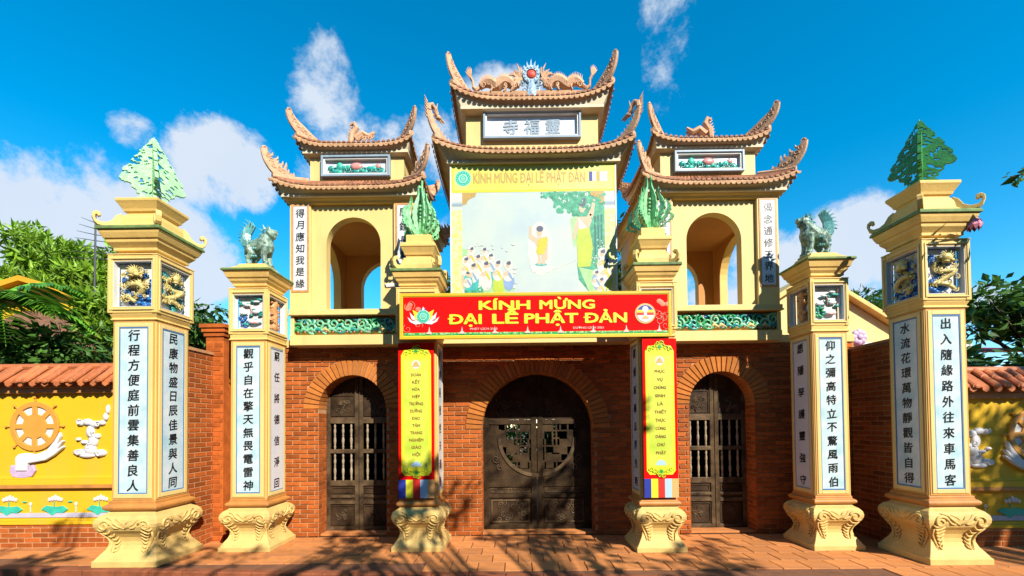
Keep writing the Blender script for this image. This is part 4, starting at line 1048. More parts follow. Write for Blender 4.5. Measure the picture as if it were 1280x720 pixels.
def central_tower():
    cx = .0; y0, y1 = 6.15, 8.2; cy = (y0+y1)/2; hy = (y1-y0)/2; hw = 1.08
    mb = MB(); mb.box(cx-hw, cx+hw, y0, y1, 3.24, 5.235); mb.build('central_wall', 'creampale', gate)
    rf = roof(cx, cy, hw+.27, hy+.27, 5.31, .17, .02, .97, hy-.21, 5.62, [(hw+.12, hy+.17, 5.285), (hw+.125, hy+.175, 5.272), (hw+.125, hy+.175, 5.238), (hw+.06, hy+.06, 5.222)], p=4)
    for dx in (-1, 1):
        for dy in (-1, 1): horn(rf, cx+dx*(hw+.265), cy+dy*(hy+.265), 5.53, dx, dy, .11, .36, 'dragon', 7)
    hw2, hy2 = .974, hy-.20
    mb = MB(); mb.box(cx-hw2, cx+hw2, cy-hy2, cy+hy2, 5.4, 6.27); mb.build('upper_wall', 'creampale', gate)
    name_panel(cx, cy-hy2, 5.785, 6.20, .715, '寺福靈', 1)
    rf = roof(cx, cy, hw2+.17, hy2+.17, 6.275, .20, .02, .6, .05, 6.80, [(hw2+.06, hy2+.12, 6.235), (hw2+.065, hy2+.125, 6.222), (hw2+.065, hy2+.125, 6.185), (hw2+.01, hy2+.01, 6.165)], ridge=.62, p=4)
    for dx in (-1, 1):
        for dy in (-1, 1): horn(rf, cx+dx*(hw2+.165), cy+dy*(hy2+.165), 6.52, dx, dy, .09, .40, 'scroll', 8)
    ry = cy-.35; mb = MB(); mb.box(cx-1.0, cx+1.0, ry-.06, ry+.06, 6.5, 6.86); mb.build('ridge_base', 'eave', rf)
    moon(rf, cx+.02, ry-.02, 6.84, 1.10)
    ridge_dragon(rf, cx-.44, ry, 6.86, 1, 1.05); ridge_dragon(rf, cx+.48, ry, 6.86, -1, 1.05)
central_tower()

# ------------------------------------------------------------------ wing walls beside the gate
def wing(s, label):
    t = thing('wing_wall', label, 'wall', (s*4.55, 6.0, 0)); X = s*4.56
    mb = MB(); mb.box(min(X, X+s*.16), max(X, X+s*.16), 5.55, 6.298, 0, 2.62); mb.box(X-s*.0+(-.02 if s > 0 else -.18), X+(.18 if s > 0 else .02), 5.55, 6.298, 2.621, 2.66); mb.build('wall_core', 'mortar', t, split=True)
    rv = PX if s < 0 else NX
    T = frame((X, 5.925, 0), rv)
    lay_bricks(t, T, rv, -.37, .37, .004, 2.62, [], 170, lambda a, z, w: w-z*.01, pi/2 if s < 0 else -pi/2)
    if s > 0: return
    p = MB(); x0, x1 = sorted((s*4.41, s*4.66)); p.box(x0, x1, 6.12, 6.295, 0, 2.83)
    for k in range(4): p.box(x0-.02*k-.001, x1+.02*k+.001, 6.12-.02*k-.001, 6.296, 2.83+.058*k, 2.83+.058*(k+1)-.004)
    p.build('pier', 'brick', t, bevel=.003, split=True)
    T2 = frame(((x0+x1)/2, 6.119, 0), FR)
    lay_bricks(t, T2, FR, -.125, .125, .004, 2.80, [], 0, lambda a, z, w: w, 0)
wing(-1, 'sunlit red brick wing wall with stepped pier, next to the bright yellow wall side')
wing(1, 'brick wing wall lost in black shade behind the right pillars')

# ------------------------------------------------------------------ yellow boundary walls with reliefs
def boundary(s, label, Y, x_in, x_out, zs, wheelc, k):
    ridge, eave, string, plinth = zs
    t = thing('boundary_wall', label, 'wall', ((x_in+x_out)/2, Y, 0)); x0, x1 = sorted((x_in, x_out))
    mb = MB(); mb.box(x0, x1, Y, Y+.2, 0, eave); mb.build('wall', 'yellow', t)
    T = frame((0, Y, 0), FR)
    mb = MB(); mb.box(x0, x1, Y-.028, Y, 0, plinth); mb.build('plinth', 'mortar', t)
    vis_b = lambda a, z, w: w*3-abs(a)
    lay_bricks(t, frame((0, Y-.028, 0), FR), FR, x0, x1, .004, plinth-.01, [], 130, vis_b, 0)
    for z0, z1, d, m in ((plinth+.001, plinth+.045, .05, 'yellow'), (plinth+.046, plinth+.075, .03, 'yellow'), (string+.0, string+.045, .055, 'mould'), (string+.046, string+.12, .05, 'yellow'), (string+.121, string+.15, .03, 'yellow'), (eave-.15, eave-.08, .05, 'mould'), (eave-.078, eave-.0, .09, 'mould')):
        mb = MB(T); mb.box(x0, x1, z0, z1, 0, d); mb.build('moulding', m, t, bevel=.004)
    mb = MB(T); mb.box(x0, x1, plinth+.09, plinth+.15, 0, .012); mb.build('water_band', 'lilac', t)
    R = random.Random(4+s)
    for q in range(9):
        x = wheelc[0]-s*0+(-s)*(-.35+.62*(q-2)) if s < 0 else wheelc[0]+.3-.62*(q-2)
        if not x0+.1 < x < x1-.1: continue
        m2 = MB(T); zc = plinth+.20
        m2.m = 0; m2.poly([(x-.17,zc),(x-.10,zc+.05),(x,zc+.03),(x+.12,zc+.045),(x+.19,zc-.005),(x+.12,zc-.05),(x+.05,zc-.04),(x-.02,zc-.08),(x-.09,zc-.03)], 0, .018)
        m2.m = 1
        for j in range(5): m2.blob((x-.06+.04*j, zc+.13+.012*(2-abs(j-2)), .012), (.022,.03+.008*(2-abs(j-2)),.014), 6, 4)
        m2.m = 0; m2.tube([(x, zc+.02, .008), (x, zc+.10, .008)], [.006, .006], 4)
        m2.m = 1; m2.tube([(x+.30, zc-.04, .008), (x+.30, zc+.05, .008)], [.006,.006], 4); m2.blob((x+.30, zc+.07, .01), (.02,.03,.012), 6, 4)
        m2.m = 0; m2.blob((x+.22, zc+.1, .01), (.035,.012,.01), 6, 4)
        m2.build('lotus_relief', ['lotusg', 'relief'], t, smooth=False)
    # wheel of the law
    wx, wz = wheelc; r = .335*k; w = MB(T)
    w.ring(wx, wz, r*.80, r, 0, .026, 36)
    w.disc(wx, wz, r*.50, 0, .022, 24)
    for i in range(8):
        a = i*pi/4; u, v = cos(a), sin(a); p, q = -v, u
        w.poly([(wx+u*r*.48+p*r*.10, wz+v*r*.48+q*r*.10), (wx+u*r*.82+p*r*.10, wz+v*r*.82+q*r*.10), (wx+u*r*.82-p*r*.10, wz+v*r*.82-q*r*.10), (wx+u*r*.48-p*r*.10, wz+v*r*.48-q*r*.10)], 0, .024)
        w.disc(wx+u*r*1.17, wz+v*r*1.17, r*.055, 0, .03, 8); w.poly([(wx+u*r*1.0+p*.01, wz+v*r+q*.01), (wx+u*r*1.15+p*.01, wz+v*r*1.15+q*.01), (wx+u*r*1.15-p*.01, wz+v*r*1.15-q*.01), (wx+u*r-p*.01, wz+v*r-q*.01)], 0, .02)
    w.build('wheel_relief', 'orange', t, bevel=.006)
    w = MB(T); w.disc(wx, wz, r*.79, 0, .006, 28); w.build('wheel_ground', 'white', t)
    d = -s     # the hand reaches towards the gate
    h = MB(T); H = lambda a, b: (wx+d*a*k, wz+b*k)
    h.poly([H(-.22,-.60),H(-.23,-.42),H(-.18,-.37),H(-.08,-.36),H(.05,-.38),H(.20,-.32),H(.30,-.20),H(.37,-.08),H(.38,-.14),H(.33,-.25),H(.40,-.19),H(.42,-.20),H(.34,-.31),H(.42,-.26),H(.42,-.29),H(.30,-.39),H(.18,-.46),H(.0,-.49),H(-.06,-.50),H(-.07,-.60)], 0, .05)
    h.build('hand_relief', 'relief', t, bevel=.012)
    h = MB(T); h.poly([H(-.32,-.60),H(-.30,-.52),H(-.24,-.53),H(-.23,-.585),H(-.06,-.59),H(-.05,-.53),H(.0,-.52),H(.03,-.60),H(-.02,-.68),H(-.15,-.70),H(-.28,-.68)], 0, .035); h.build('cuff_relief', 'mauve', t, bevel=.008)
    c = MB(T); cxx = .74*k
    for (a, b, ra, rb) in ((.82,.02,.08,.05),(.72,.05,.07,.05),(.63,.04,.05,.045),(.76,-.08,.06,.09),(.80,-.20,.07,.10),(.76,-.32,.09,.09),(.62,-.36,.10,.05),(.90,-.37,.09,.055),(.72,-.40,.12,.04),(.92,.04,.05,.04),(.97,.12,.035,.06),(1.0,.22,.022,.07),(.68,-.22,.05,.03),(.60,-.18,.035,.025),(.86,-.14,.04,.04)):
        p = H(a, b); c.blob((p[0], p[1], .008), (ra*k, rb*k, .035), 9, 5)
    for (a, b) in ((.63,.05),(.88,.02),(.62,-.36),(.90,-.38),(.80,-.12),(.76,-.28)):
        p = H(a, b); c.spiral(p[0], p[1], .04, .04*k, 1.3, .010, 1, d, 10)
    c.build('cloud_relief', 'relief', t, smooth=True)
    # tiled coping: every barrel tile of its own
    sl = MB(); sl.rings([[(x0, Y-.16, eave-.02), (x1, Y-.16, eave-.02)], [(x0, Y-.16, eave+.0), (x1, Y-.16, eave+.0)], [(x0, Y+.10, ridge-.03), (x1, Y+.10, ridge-.03)], [(x0, Y+.36, eave), (x1, Y+.36, eave)]], cap=False, closed=False)
    sl.build('coping_slab', 'tile', t)
    rb = MB(); rb.tube([(x0, Y+.10, ridge-.02), (x1, Y+.10, ridge-.02)], .05, 8); rb.build('ridge_tile', 'tile', t)
    st = .162*k; b = MB(); rr = .052; y_e, z_e = Y-.20, eave-.015; y_r, z_r = Y+.08, ridge-.035
    R0 = []
    for tt in (0, .5, .52, 1):
        r_ = rr*(1.0 if tt != .5 else .9); R0.append([(r_*cos(pi*j/6), y_e+(y_r-y_e)*tt, z_e+(z_r-z_e)*tt+r_*sin(pi*j/6)+(.006 if tt > .5 else 0)) for j in range(7)])
    b.rings(R0, cap=False, closed=False); b.add(R0[0], [tuple(range(6, -1, -1))])
    b.blob((0, y_e-.005, z_e+.012), (.036, .014, .030), 8, 4)
    me0 = b.build('barrel_tile', 'tile', None); me = me0.data; bpy.data.objects.remove(me0)
    i = 0; x = x_in-s*0; n = int(abs(x_out-x_in)/st); mid = WL[t.name]
    for i in range(n):
        o = bpy.data.objects.new('barrel_tile', me); C.objects.link(o); o.parent = t
        o.location = (x_in+s*(i+.5)*st-mid.x, -mid.y+random.uniform(-.004, .004), random.uniform(-.003, .003)); o.rotation_euler = (0, 0, random.uniform(-.01, .01))
    dp = MB(T)
    for i in range(n): xx = x_in+s*(i+1)*st; dp.poly([(xx-.045, eave-.012), (xx-.04, eave-.05), (xx, eave-.075), (xx+.04, eave-.05), (xx+.045, eave-.012)], .165, .18)
    dp.build('drip_tiles', 'tile', t, kind='stuff')
boundary(-1, 'sunlit bright yellow wall with orange wheel relief and terracotta tile coping', 5.88, -5.05, -9.6, (2.475, 2.235, .80, .314), (-6.81, 1.637), 1.0)
boundary(1, 'shaded yellow wall with wheel relief under dark tile coping', 5.60, 4.75, 9.2, (2.262, 2.02, .705, .235), (6.30, 1.41), .97)

# ------------------------------------------------------------------ banners and billboard
def lotus_emblem(mb, a, b, k, mats):   # petals, jade disc and rings; mats = indices white, yellow, jade, mint
    Wt, Ye, Ja, Mi, Na = mats
    mb.m = Wt
    for s in (-1, 1):
        mb.poly([(a, b-.085*k), (a+s*.10*k, b-.10*k), (a+s*.17*k, b-.065*k), (a+s*.20*k, b-.005*k), (a+s*.165*k, b-.03*k), (a+s*.14*k, b-.055*k), (a+s*.06*k, b-.05*k), (a, b-.04*k)], 0, .003)
        mb.poly([(a+s*.08*k, b-.06*k), (a+s*.15*k, b-.03*k), (a+s*.17*k, b+.055*k), (a+s*.13*k, b+.01*k), (a+s*.08*k, b-.0*k)], 0, .002)
    mb.poly([(a-.04*k, b+.05*k), (a, b+.125*k), (a+.04*k, b+.05*k)], 0, .002)
    mb.m = Na; mb.poly([(a-.035*k, b+.06*k), (a-.03*k, b+.11*k), (a-.005*k, b+.075*k)], .001, .004); mb.poly([(a+.035*k, b+.06*k), (a+.03*k, b+.11*k), (a+.005*k, b+.075*k)], .001, .004)
    mb.m = Ye
    for s in (-1, 1): mb.poly([(a+s*.04*k, b-.06*k), (a+s*.10*k, b-.03*k), (a+s*.135*k, b+.085*k), (a+s*.085*k, b+.06*k), (a+s*.05*k, b+.03*k)], .002, .005)
    emblem(mb, a, b, .083*k, mats)
def emblem(mb, a, b, r, mats):
    Wt, Ye, Ja, Mi, Na = mats
    mb.m = Mi; mb.disc(a, b, r, .004, .006, 28); mb.m = Ja; mb.disc(a, b, r*.9, .006, .008, 28)
    mb.m = Mi
    for i in range(16): t = i*pi/8; mb.box(a+r*.76*cos(t)-r*.05, a+r*.76*cos(t)+r*.05, b+r*.76*sin(t)-r*.05, b+r*.76*sin(t)+r*.05, .008, .0095)
    mb.disc(a, b, r*.56, .008, .010, 24); mb.m = Ja; mb.disc(a, b, r*.40, .010, .0115, 20); mb.m = Mi; mb.disc(a, b, r*.27, .0115, .013, 16); mb.m = Ja; mb.ring(a, b, r*.10, r*.18, .013, .0145, 14)
def banner():
    Y = 5.44; t = thing('banner', 'long red banner with yellow greeting letters hung across the gate pillars', 'banner', (0, Y, 2.685))
    x0, x1, z0, z1 = -1.725, 1.675, 2.685, 3.252; T = frame((0, Y, 0), FR)
    mb = MB(T); mb.box(x0, x1, z0, z1, -.03, 0); mb.build('cloth', 'bred', t)
    mb = MB(T); mb.frm(x0-.004, x1+.004, z0-.004, z1+.004, .035, -.032, .010); mb.build('gold_border', 'bgold', t, bevel=.003)
    mb = MB(T); mb.frm(x0+.032, x1-.032, z0+.032, z1-.032, .006, 0, .004); mb.build('border_line', 'byel', t)
    mb = MB(T); mb.box(x0+.045, x1-.045, z0+.038, z0+.075, 0, .003); R = random.Random(2); mb.m = 1
    for i in range(150): a = R.uniform(x0+.06, x1-.06); mb.poly([(a-.014, z0+.045+R.uniform(0,.02)), (a+.014, z0+.045+R.uniform(0,.02)), (a, z0+.078)], .003, .0045)
    mb.m = 2
    for i in range(8):
        a = x0+.37+.403*i*1.02; mb.poly([(a-.035, z0+.058), (a+.035, z0+.058), (a+.022, z0+.085), (a-.022, z0+.085)], .004, .007); mb.poly([(a-.012, z0+.085), (a+.012, z0+.085), (a, z0+.15)], .004, .007)
    mb.build('grass_print', ['bgreen', 'bfol2', 'bpink'], t)
    mb = MB(T)
    w = x1-x0
    for wd, p0, p1, z, h in (('KÍNH', 600, 663, 3.045, .105), ('MỪNG', 676, 744, 3.045, .105), ('ĐẠI', 563, 602, 2.868, .115), ('LỄ', 617, 648, 2.868, .115), ('PHẬT', 657, 723, 2.868, .115), ('ĐẢN', 733, 784, 2.868, .115)):
        q0, q1 = x0+(p0-500)/340*w, x0+(p1-500)/340*w; put_text(mb, wd, (q0+q1)/2, z, q1-q0, h, .006, .035)
    mb.build('greeting_lettering', 'byel', t)
    mb = MB(T); put_text(mb, 'PHẬT LỊCH 2565', x0+.31*w, 2.79, .34, .024, .006, .012); put_text(mb, 'DƯƠNG LỊCH 2021', x0+.695*w, 2.79, .38, .024, .006, .012); mb.build('date_lettering', 'bpink', t)
    mb = MB(T)
    for (ax, s) in ((x0+.16, 1), (x1-.12, -1)):
        for i in range(6): mb.spiral(ax+R.uniform(-.09,.09), 2.98+R.uniform(-.18,.16), .003, .06, 1.2, .005, R.uniform(0,6), s, 12)
        for i in range(4): mb.blob((ax+R.uniform(-.08,.08), 3.10+R.uniform(-.05,.05), .002), (.035,.03,.002), 8, 4)
    mb.build('peony_print', 'bscroll', t)
    mb = MB(T); mb.T = T; T0 = T; mb.T = lambda a, b, c: T0(a, b, c+.004); lotus_emblem(mb, x0+.295, 2.965, 1.0, (0, 1, 2, 3, 4)); mb.build('lotus_emblem', ['bwhite', 'byel', 'bjade', 'bjade2', 'bblue'], t)
    mb = MB(T); cx, cz, r = x1-.325, 2.972, .128
    mb.m = 3; mb.disc(cx, cz, r, .004, .007, 32); mb.m = 2; mb.disc(cx, cz, r*.84, .007, .009, 32)
    def band(z0_, z1_, m, c):
        P = []; n = 8; rr = r*.82
        for i in range(n+1): z = z0_+(z1_-z0_)*i/n; P.append((cx+sqrt(max(0, rr*rr-(z-cz)**2)), z))
        for i in range(n, -1, -1): z = z0_+(z1_-z0_)*i/n; P.append((cx-sqrt(max(0, rr*rr-(z-cz)**2)), z))
        mb.m = m; mb.poly(P, c, c+.002)
    band(cz+.042, cz+.104, 4, .009); band(cz+.012, cz+.044, 1, .0095); band(cz-.022, cz+.010, 0, .009); band(cz-.104, cz-.024, 2, .009)
    mb.m = 2; mb.disc(cx, cz+.052, .038, .012, .014, 18); mb.box(cx-.018, cx+.018, cz-.03, cz+.03, .012, .014); mb.m = 3; mb.poly([(cx-.05, cz-.065), (cx+.05, cz-.065), (cx+.03, cz-.04), (cx, cz-.03), (cx-.03, cz-.04)], .012, .014)
    mb.build('round_flag_emblem', ['bflred', 'byel', 'bwhite', 'bflor', 'bblue'], t)
banner()
def pillar_banner(cx, cy, hw, words, label):
    Y = cy-.246*hw-.03; z0, z1 = .672, 2.66; t = thing('pillar_banner', label, 'banner', (cx, Y, z0), 'narrow red and yellow banners on the gate pillars')
    w = .222*hw; T = frame((cx, Y, 0), FR); zf = z0+.235
    mb = MB(T); mb.box(-w, w, z0, z1, -.008, 0); mb.build('cloth', 'bred', t)
    mb = MB(T); mb.poly([(-w*.84, zf+.10), (-w*.66, zf+.05), (w*.66, zf+.05), (w*.84, zf+.10), (w*.84, z1-.16), (w*.66, z1-.09), (-w*.66, z1-.09), (-w*.84, z1-.16)], 0, .003)
    mb.build('yellow_field', 'byel', t)
    mb = MB(T); mb.poly([(-w*.68, zf+.15), (w*.68, zf+.15), (w*.68, z1-.21), (-w*.68, z1-.21)], .003, .0042); mb.build('lime_field', 'blime', t)
    mb = MB(T); mb.m = 0; n = len(words)
    for i, wd in enumerate(words): put_text(mb, wd, 0, 2.23-1.02*i/(n-1), .028*len(wd)+.012, .036, .0062, .02)
    mb.build('lettering', 'bmaroon', t)
    mb = MB(T); mb.m = 1
    for zc, s in ((z1-.115, 1), (zf+.10, -1)):
        for a in (-1, 1):
            mb.m = 1
            for j in range(3): mb.spiral(a*(.035+.045*j), zc+s*(.02-.022*j), .006, .032, 1.2, .008, (0 if a > 0 else pi), a*s, 10)
            mb.spiral(a*.02, zc+s*.06, .006, .03, 1.2, .008, 0, a*s, 10)
        mb.m = 2; mb.disc(0, zc+s*.01, .022, .004, .012, 12)
        mb.m = 1
        for j in range(5): an = j*2*pi/5+.3; mb.disc(.03*cos(an), zc+s*.01+.03*sin(an), .016, .003, .009, 10)
    mb.m = 3; mb.disc(0, 2.38, .055, .003, .005, 20); mb.m = 4; mb.poly([(-.05, 2.35), (.05, 2.35), (.03, 2.40), (0, 2.42), (-.03, 2.40)], .005, .007); mb.disc(0, 2.405, .02, .007, .009, 12)
    mb.m = 5; mb.poly([(-.07, zf+.17), (.07, zf+.17), (.045, zf+.22), (0, zf+.235), (-.045, zf+.22)], .003, .006)
    mb.build('ornament_print', ['bmaroon', 'bgold2', 'bgreen', 'bwhite', 'bflor', 'bflblue'], t)
    mb = MB(T)
    for j in range(5): mb.m = j; mb.box(-w+.4*w*j, -w+.4*w*(j+1), z0, zf, 0, .004)
    mb.build('flag_stripes', ['bblue', 'byel', 'bflred', 'bflblue', 'bflor'], t, split=True)
pillar_banner(-1.555, 5.852, 1.03, ['ĐOÀN','KẾT','HÒA','HỢP','TRƯỞNG','DƯỠNG','ĐẠO','TÂM','TRANG','NGHIÊM','GIÁO','HỘI'], 'narrow red and yellow banner left of the central door')
pillar_banner(1.525, 5.724, .96, ['PHỤC','VỤ','CHÚNG','SINH','LÀ','THIẾT','THỰC','CÚNG','DÀNG','CHƯ','PHẬT'], 'narrow red and yellow banner right of the central door')

def billboard():
    Y = 6.02; k = (Y)/5.9; x0, x1, z0, z1 = -1.165, 1.148, 3.27, 5.262
    t = thing('billboard', 'large printed board with a child on a lotus, below the double roof', 'billboard', (0, Y, z0))
    Tb = frame((0, Y, 0), FR); T = Tb; zb = 4.845
    mb = MB(T); mb.box(x0, x1, z0, z1, -.05, 0); mb.build('board', 'sky1', t)
    mb = MB(T); mb.frm(x0-.003, x1+.003, z0, z1+.003, .018, -.052, .008); mb.build('frame', 'white', t)
    T = lambda a, b, c: Tb(a, b, c*.3)      # printed layers lie almost flush with the sheet
    mb = MB(T); mb.box(x0+.018, x1-.018, zb, z1-.018, 0, .006); mb.build('title_band', 'boardtop', t)
    mb = MB(T); mb.box(x0+.018, x1-.018, zb, zb+.03, .006, .008); mb.box(x0+.018, x1-.018, z1-.05, z1-.02, .006, .008); mb.box(x0+.018, x0+.045, zb+.03, z1-.05, .006, .008); mb.box(x1-.045, x1-.018, zb+.03, z1-.05, .006, .008); mb.build('title_edge', 'byel', t)
    mb = MB(T); put_text(mb, 'KÍNH MỪNG ĐẠI LỄ PHẬT ĐẢN', -.06, 4.975, 1.56, .135, .0085, .03); mb.build('title_lettering', 'boardtxt', t)
    mb = MB(T); emblem(mb, -.985, 5.045, .115, (0, 1, 2, 3, 4)); mb.build('round_emblem', ['bwhite', 'byel', 'bjade', 'bjade2', 'bblue'], t)
    mb = MB(T)
    for j, m in enumerate((0, 1, 2, 3, 1)): mb.m = m; mb.box(.775+.052*j, .775+.052*(j+1)-.008, 4.985, 5.12, .0085, .0105)
    mb.build('flag_stripes', ['bblue', 'bwhite', 'boardtxt', 'bwhite'], t)
    # picture: pixel space of the print -> board metres
    kx = (x1-x0)/208.; X = lambda p: x0+(p-562)*kx; Z = lambda q: zb-(q-240)*(zb-3.415)/127.
    def pg(mb, pts, c): mb.poly([(X(a), Z(b)) for a, b in pts], c, c+.0015)
    mb = MB(T)
    for s in (-1, 1):
        a0, a1 = (x0+.018, x0+.165) if s < 0 else (x1-.165, x1-.018); mb.m = 0; mb.box(a0, a1, z0+.01, Z(258), 0, .004); mb.m = 1; mb.box(a0, a1, Z(252), Z(241), 0, .004); mb.m = 2; mb.box(a0, a1, Z(257), Z(253.5), .001, .006)
        mb.m = 1; mb.box(a0, a1, Z(262), Z(258.5), .001, .005)
    mb.build('column_print', ['bcol', 'pwhite', 'greyblue'], t, split=True)
    fo = MB(T); R = random.Random(9)
    pg(fo, [(680,241),(742,241),(757,262),(757,330),(742,342),(729,333),(736,300),(727,282),(716,268),(700,258),(690,250)], .002)
    for i in range(60):
        a = R.uniform(688, 748); b = R.uniform(242, 262+(a-688)*.3); q = MB(); fo.disc(X(a), Z(b), R.uniform(.02,.045), .003, .0045, 7)
    pg(fo, [(579,334),(590,338),(600,352),(603,366),(579,366)], .002); pg(fo, [(720,330),(757,322),(757,366),(735,366),(722,350)], .002)
    for i in range(90):
        a = R.uniform(676, 757); b = 241+R.uniform(0, 8)+max(0, (a-690))*R.uniform(.0, .62); fo.disc(X(a), Z(b), R.uniform(.012,.03), .0042, .0054, 6)
    fo.build('foliage_print', 'bfol', t)
    g = MB(T); pg(g, [(576,310),(585,312),(592,330),(588,345),(578,345)], .0035); pg(g, [(600,352),(640,345),(642,362),(630,366),(600,366)], .0025); pg(g, [(712,275),(720,268),(726,300),(716,310)], .003); pg(g, [(722,335),(745,340),(748,366),(735,366)], .0045); g.build('light_green_print', 'bfol2', t, split=True)
    b = MB(T); b.m = 0
    for x, y in ((693,243),(700,248),(707,244),(712,251),(720,246),(726,252),(733,244),(705,253),(735,258),(729,262)):
        for j in range(5): an = j*1.256; b.disc(X(x)+.018*cos(an), Z(y)+.018*sin(an), .011, .005, .0065, 6)
    for x in (742,746,750): b.m = 1; b.box(X(x), X(x+2.2), Z(322), Z(270), .004, .0055)
    b.m = 0
    for i in range(24): b.disc(X(R.uniform(738,756)), Z(R.uniform(300,330)), .010, .006, .0075, 6)
    b.build('blossom_print', ['pwhite', 'btrunk'], t)
    f = MB(T)    # 0 white 1 skin 2 hair 3 robe 4 dress 5 blue 6 teal
    # the lady under the tree
    f.m = 2; f.disc(X(728), Z(257), .050, .0055, .0065, 14, .050); f.disc(X(730), Z(251), .026, .0055, .0065, 12, .026); f.m = 1; f.disc(X(727), Z(262), .040, .0075, .0085, 14, .056); f.m = 2; f.disc(X(727.5), Z(257.5), .041, .0085, .0095, 14, .022); f.m = 0; f.disc(X(727), Z(262), .012, .0095, .01, 8, .004)
    f.m = 1; pg(f, [(721,272),(733,272),(738,262),(741,250),(744,251),(742,268),(736,286),(722,288),(718,300),(715,301),(717,285)], .006)
    f.m = 4; pg(f, [(722,287),(736,286),(740,310),(737,334),(721,335),(720,305)], .008); f.m = 0; pg(f, [(722,272),(733,286),(723,288)], .0085)
    # the child
    f.m = 0; f.disc(X(674), Z(311), .17, .002, .0035, 24, .38)
    f.m = 1; f.disc(X(673.5), Z(291), .040, .006, .008, 16, .055); pg(f, [(668,297),(680,297),(684,306),(683,325),(680,326),(680,308),(669,308),(668,304),(660,298),(661,283),(664,283),(664,293)], .006)
    f.m = 2; f.disc(X(674), Z(286.5), .048, .008, .0095, 16, .042)
    f.m = 3; pg(f, [(672,300),(683,296),(684,302),(679,318),(671,319),(669,315)], .009)
    f.m = 1; pg(f, [(671,318),(674,319),(675,331),(671,331)], .0075); pg(f, [(676,318),(681,317),(680,331),(676,331)], .0075)
    f.m = 6; f.disc(X(675), Z(331), .085, .006, .008, 20, .022); f.m = 0; pg(f, [(662,334),(668,331),(684,331),(690,334),(688,340),(675,342),(664,340)], .005)
    for i in range(12): f.disc(X(692+3*i), Z(337-1.2*i), .014, .005, .0065, 8, .008)
    # the group of people
    def oval(x, y, rx, ry, c, rot=0, n=16): f.poly([(X(x+rx*cos(q)*cos(rot)-ry*sin(q)*sin(rot)), Z(y+rx*cos(q)*sin(rot)+ry*sin(q)*cos(rot))) for q in [2*pi*k/n for k in range(n)]], c, c+.0012)
    for (x, y, c, h) in ((588,312,0,.9),(604,313,0,.9),(581,325,1,1),(596,322,0,1),(612,321,6,1),(590,333,6,1.05),(606,331,0,1.1),(621,330,4,1.1),(634,331,5,1.1),(583,342,6,.9),(744,343,5,.9),(752,318,0,1.2),(756,330,4,1.2),(750,352,0,.9)):
        f.m = 0; oval(x, y, 5*h, 6*h, .0055)
        f.m = c; oval(x+.5, y+24*h if y+30*h < 364 else 352, 6.5*h, 13*h if y+30*h < 364 else 11, .007); f.m = 0; oval(x, y+12*h, 6*h, 7*h, .0078, .15)
        f.m = 1; oval(x-.5, y+.3, 2.3*h, 2.9*h, .0098); f.m = 2; oval(x+.5, y-1.8*h, 2.6*h, 1.9*h, .0106); oval(x+1.6*h, y-3.4*h, 1.1*h, 1.0*h, .0112)
        f.m = 1; oval(x-3*h, y+9*h, 1.2*h, 4.5*h, .0100, .9); oval(x-1*h, y+11*h, 1.1*h, 4*h, .0104, 1.2)
        f.m = 5 if c in (5, 6) else 3; oval(x+2*h, y+12*h, 1.3*h, 6*h, .0112, -.5)
    R = random.Random(4); f.m = 0
    for q in range(40): oval(R.uniform(582, 648), R.uniform(300, 362), R.uniform(.8, 2.2), R.uniform(.6, 1.4), .013)
    f.build('figure_print', ['pwhite', 'bshoe', 'bhair', 'brobe', 'bdress', 'bsash', 'bteal'], t)
    m2 = MB(T)
    for s in (-1, 1):
        a = x0+.165 if s < 0 else x1-.165; m2.poly([(a, zb-.005), (a-s*.20, zb-.005), (a-s*.18, zb-.06), (a-s*.09, zb-.09), (a-s*.06, zb-.16), (a, zb-.18)], .002, .006)
        for j in range(4): m2.spiral(a-s*(.04+.04*j), zb-.04-.02*(3-j), .007, .03, 1.2, .006, j, s, 9)
    m2.build('corner_scroll_print', 'boardtxt', t, split=True)
billboard()

# ------------------------------------------------------------------ lotus lantern, small camera, cables
def lotus_lantern(x, y, z):
    t = thing('lotus_lantern', 'small pink cloth lotus lantern hanging from the tall right pillar cap', 'lantern', (x, y, z))
    R = random.Random(3)
    for i in range(9):
        mb = MB(); a = i*2*pi/9; dx, dy = cos(a), sin(a)
        P = [Vector((x+dx*r, y+dy*r, z+h)) for r, h in ((.005, .04), (.045, .0), (.065, -.06), (.05, -.115))]
        w = (.01, .03, .028, .003); q = Vector((-dy, dx, 0))
        mb.rings([[tuple(p-q*w_), tuple(p+q*w_), tuple(p+q*w_+Vector((dx,dy,0))*.003), tuple(p-q*w_+Vector((dx,dy,0))*.003)] for p, w_ in zip(P, w)]); mb.build('petal', 'lantern', t)
    mb = MB(); mb.blob((x, y, z+.02), (.04, .04, .03)); mb.tube([(x, y, z+.04), (x, y, z+.13), (x-.05, y, z+.15)], .006, 5); mb.build('hanger', 'mauve', t, split=True)
lotus_lantern(4.93, 4.93, 3.86)
def security_camera(x, y, z, d, label):
    t = thing('security_camera', label, 'camera', (x, y, z))
    mb = MB(); mb.tube([(x, y, z), (x-d*.10, y-.03, z-.02)], [.030, .032], 8); mb.build('body', 'white', t)
    mb = MB(); mb.tube([(x-d*.10, y-.03, z-.02), (x-d*.115, y-.034, z-.023)], [.026, .024], 8); mb.build('lens', 'rust', t)
    mb = MB(); mb.tube([(x+d*.03, y+.02, z+.06), (x+d*.02, y, z)], .008, 5); mb.tube([(x+d*.09, y+.05, z+.07), (x+d*.03, y+.02, z+.06)], .008, 5); mb.build('bracket', 'rust', t)
security_camera(-1.84, 5.60, 3.42, 1, 'small white security camera under the left gate pillar cap')

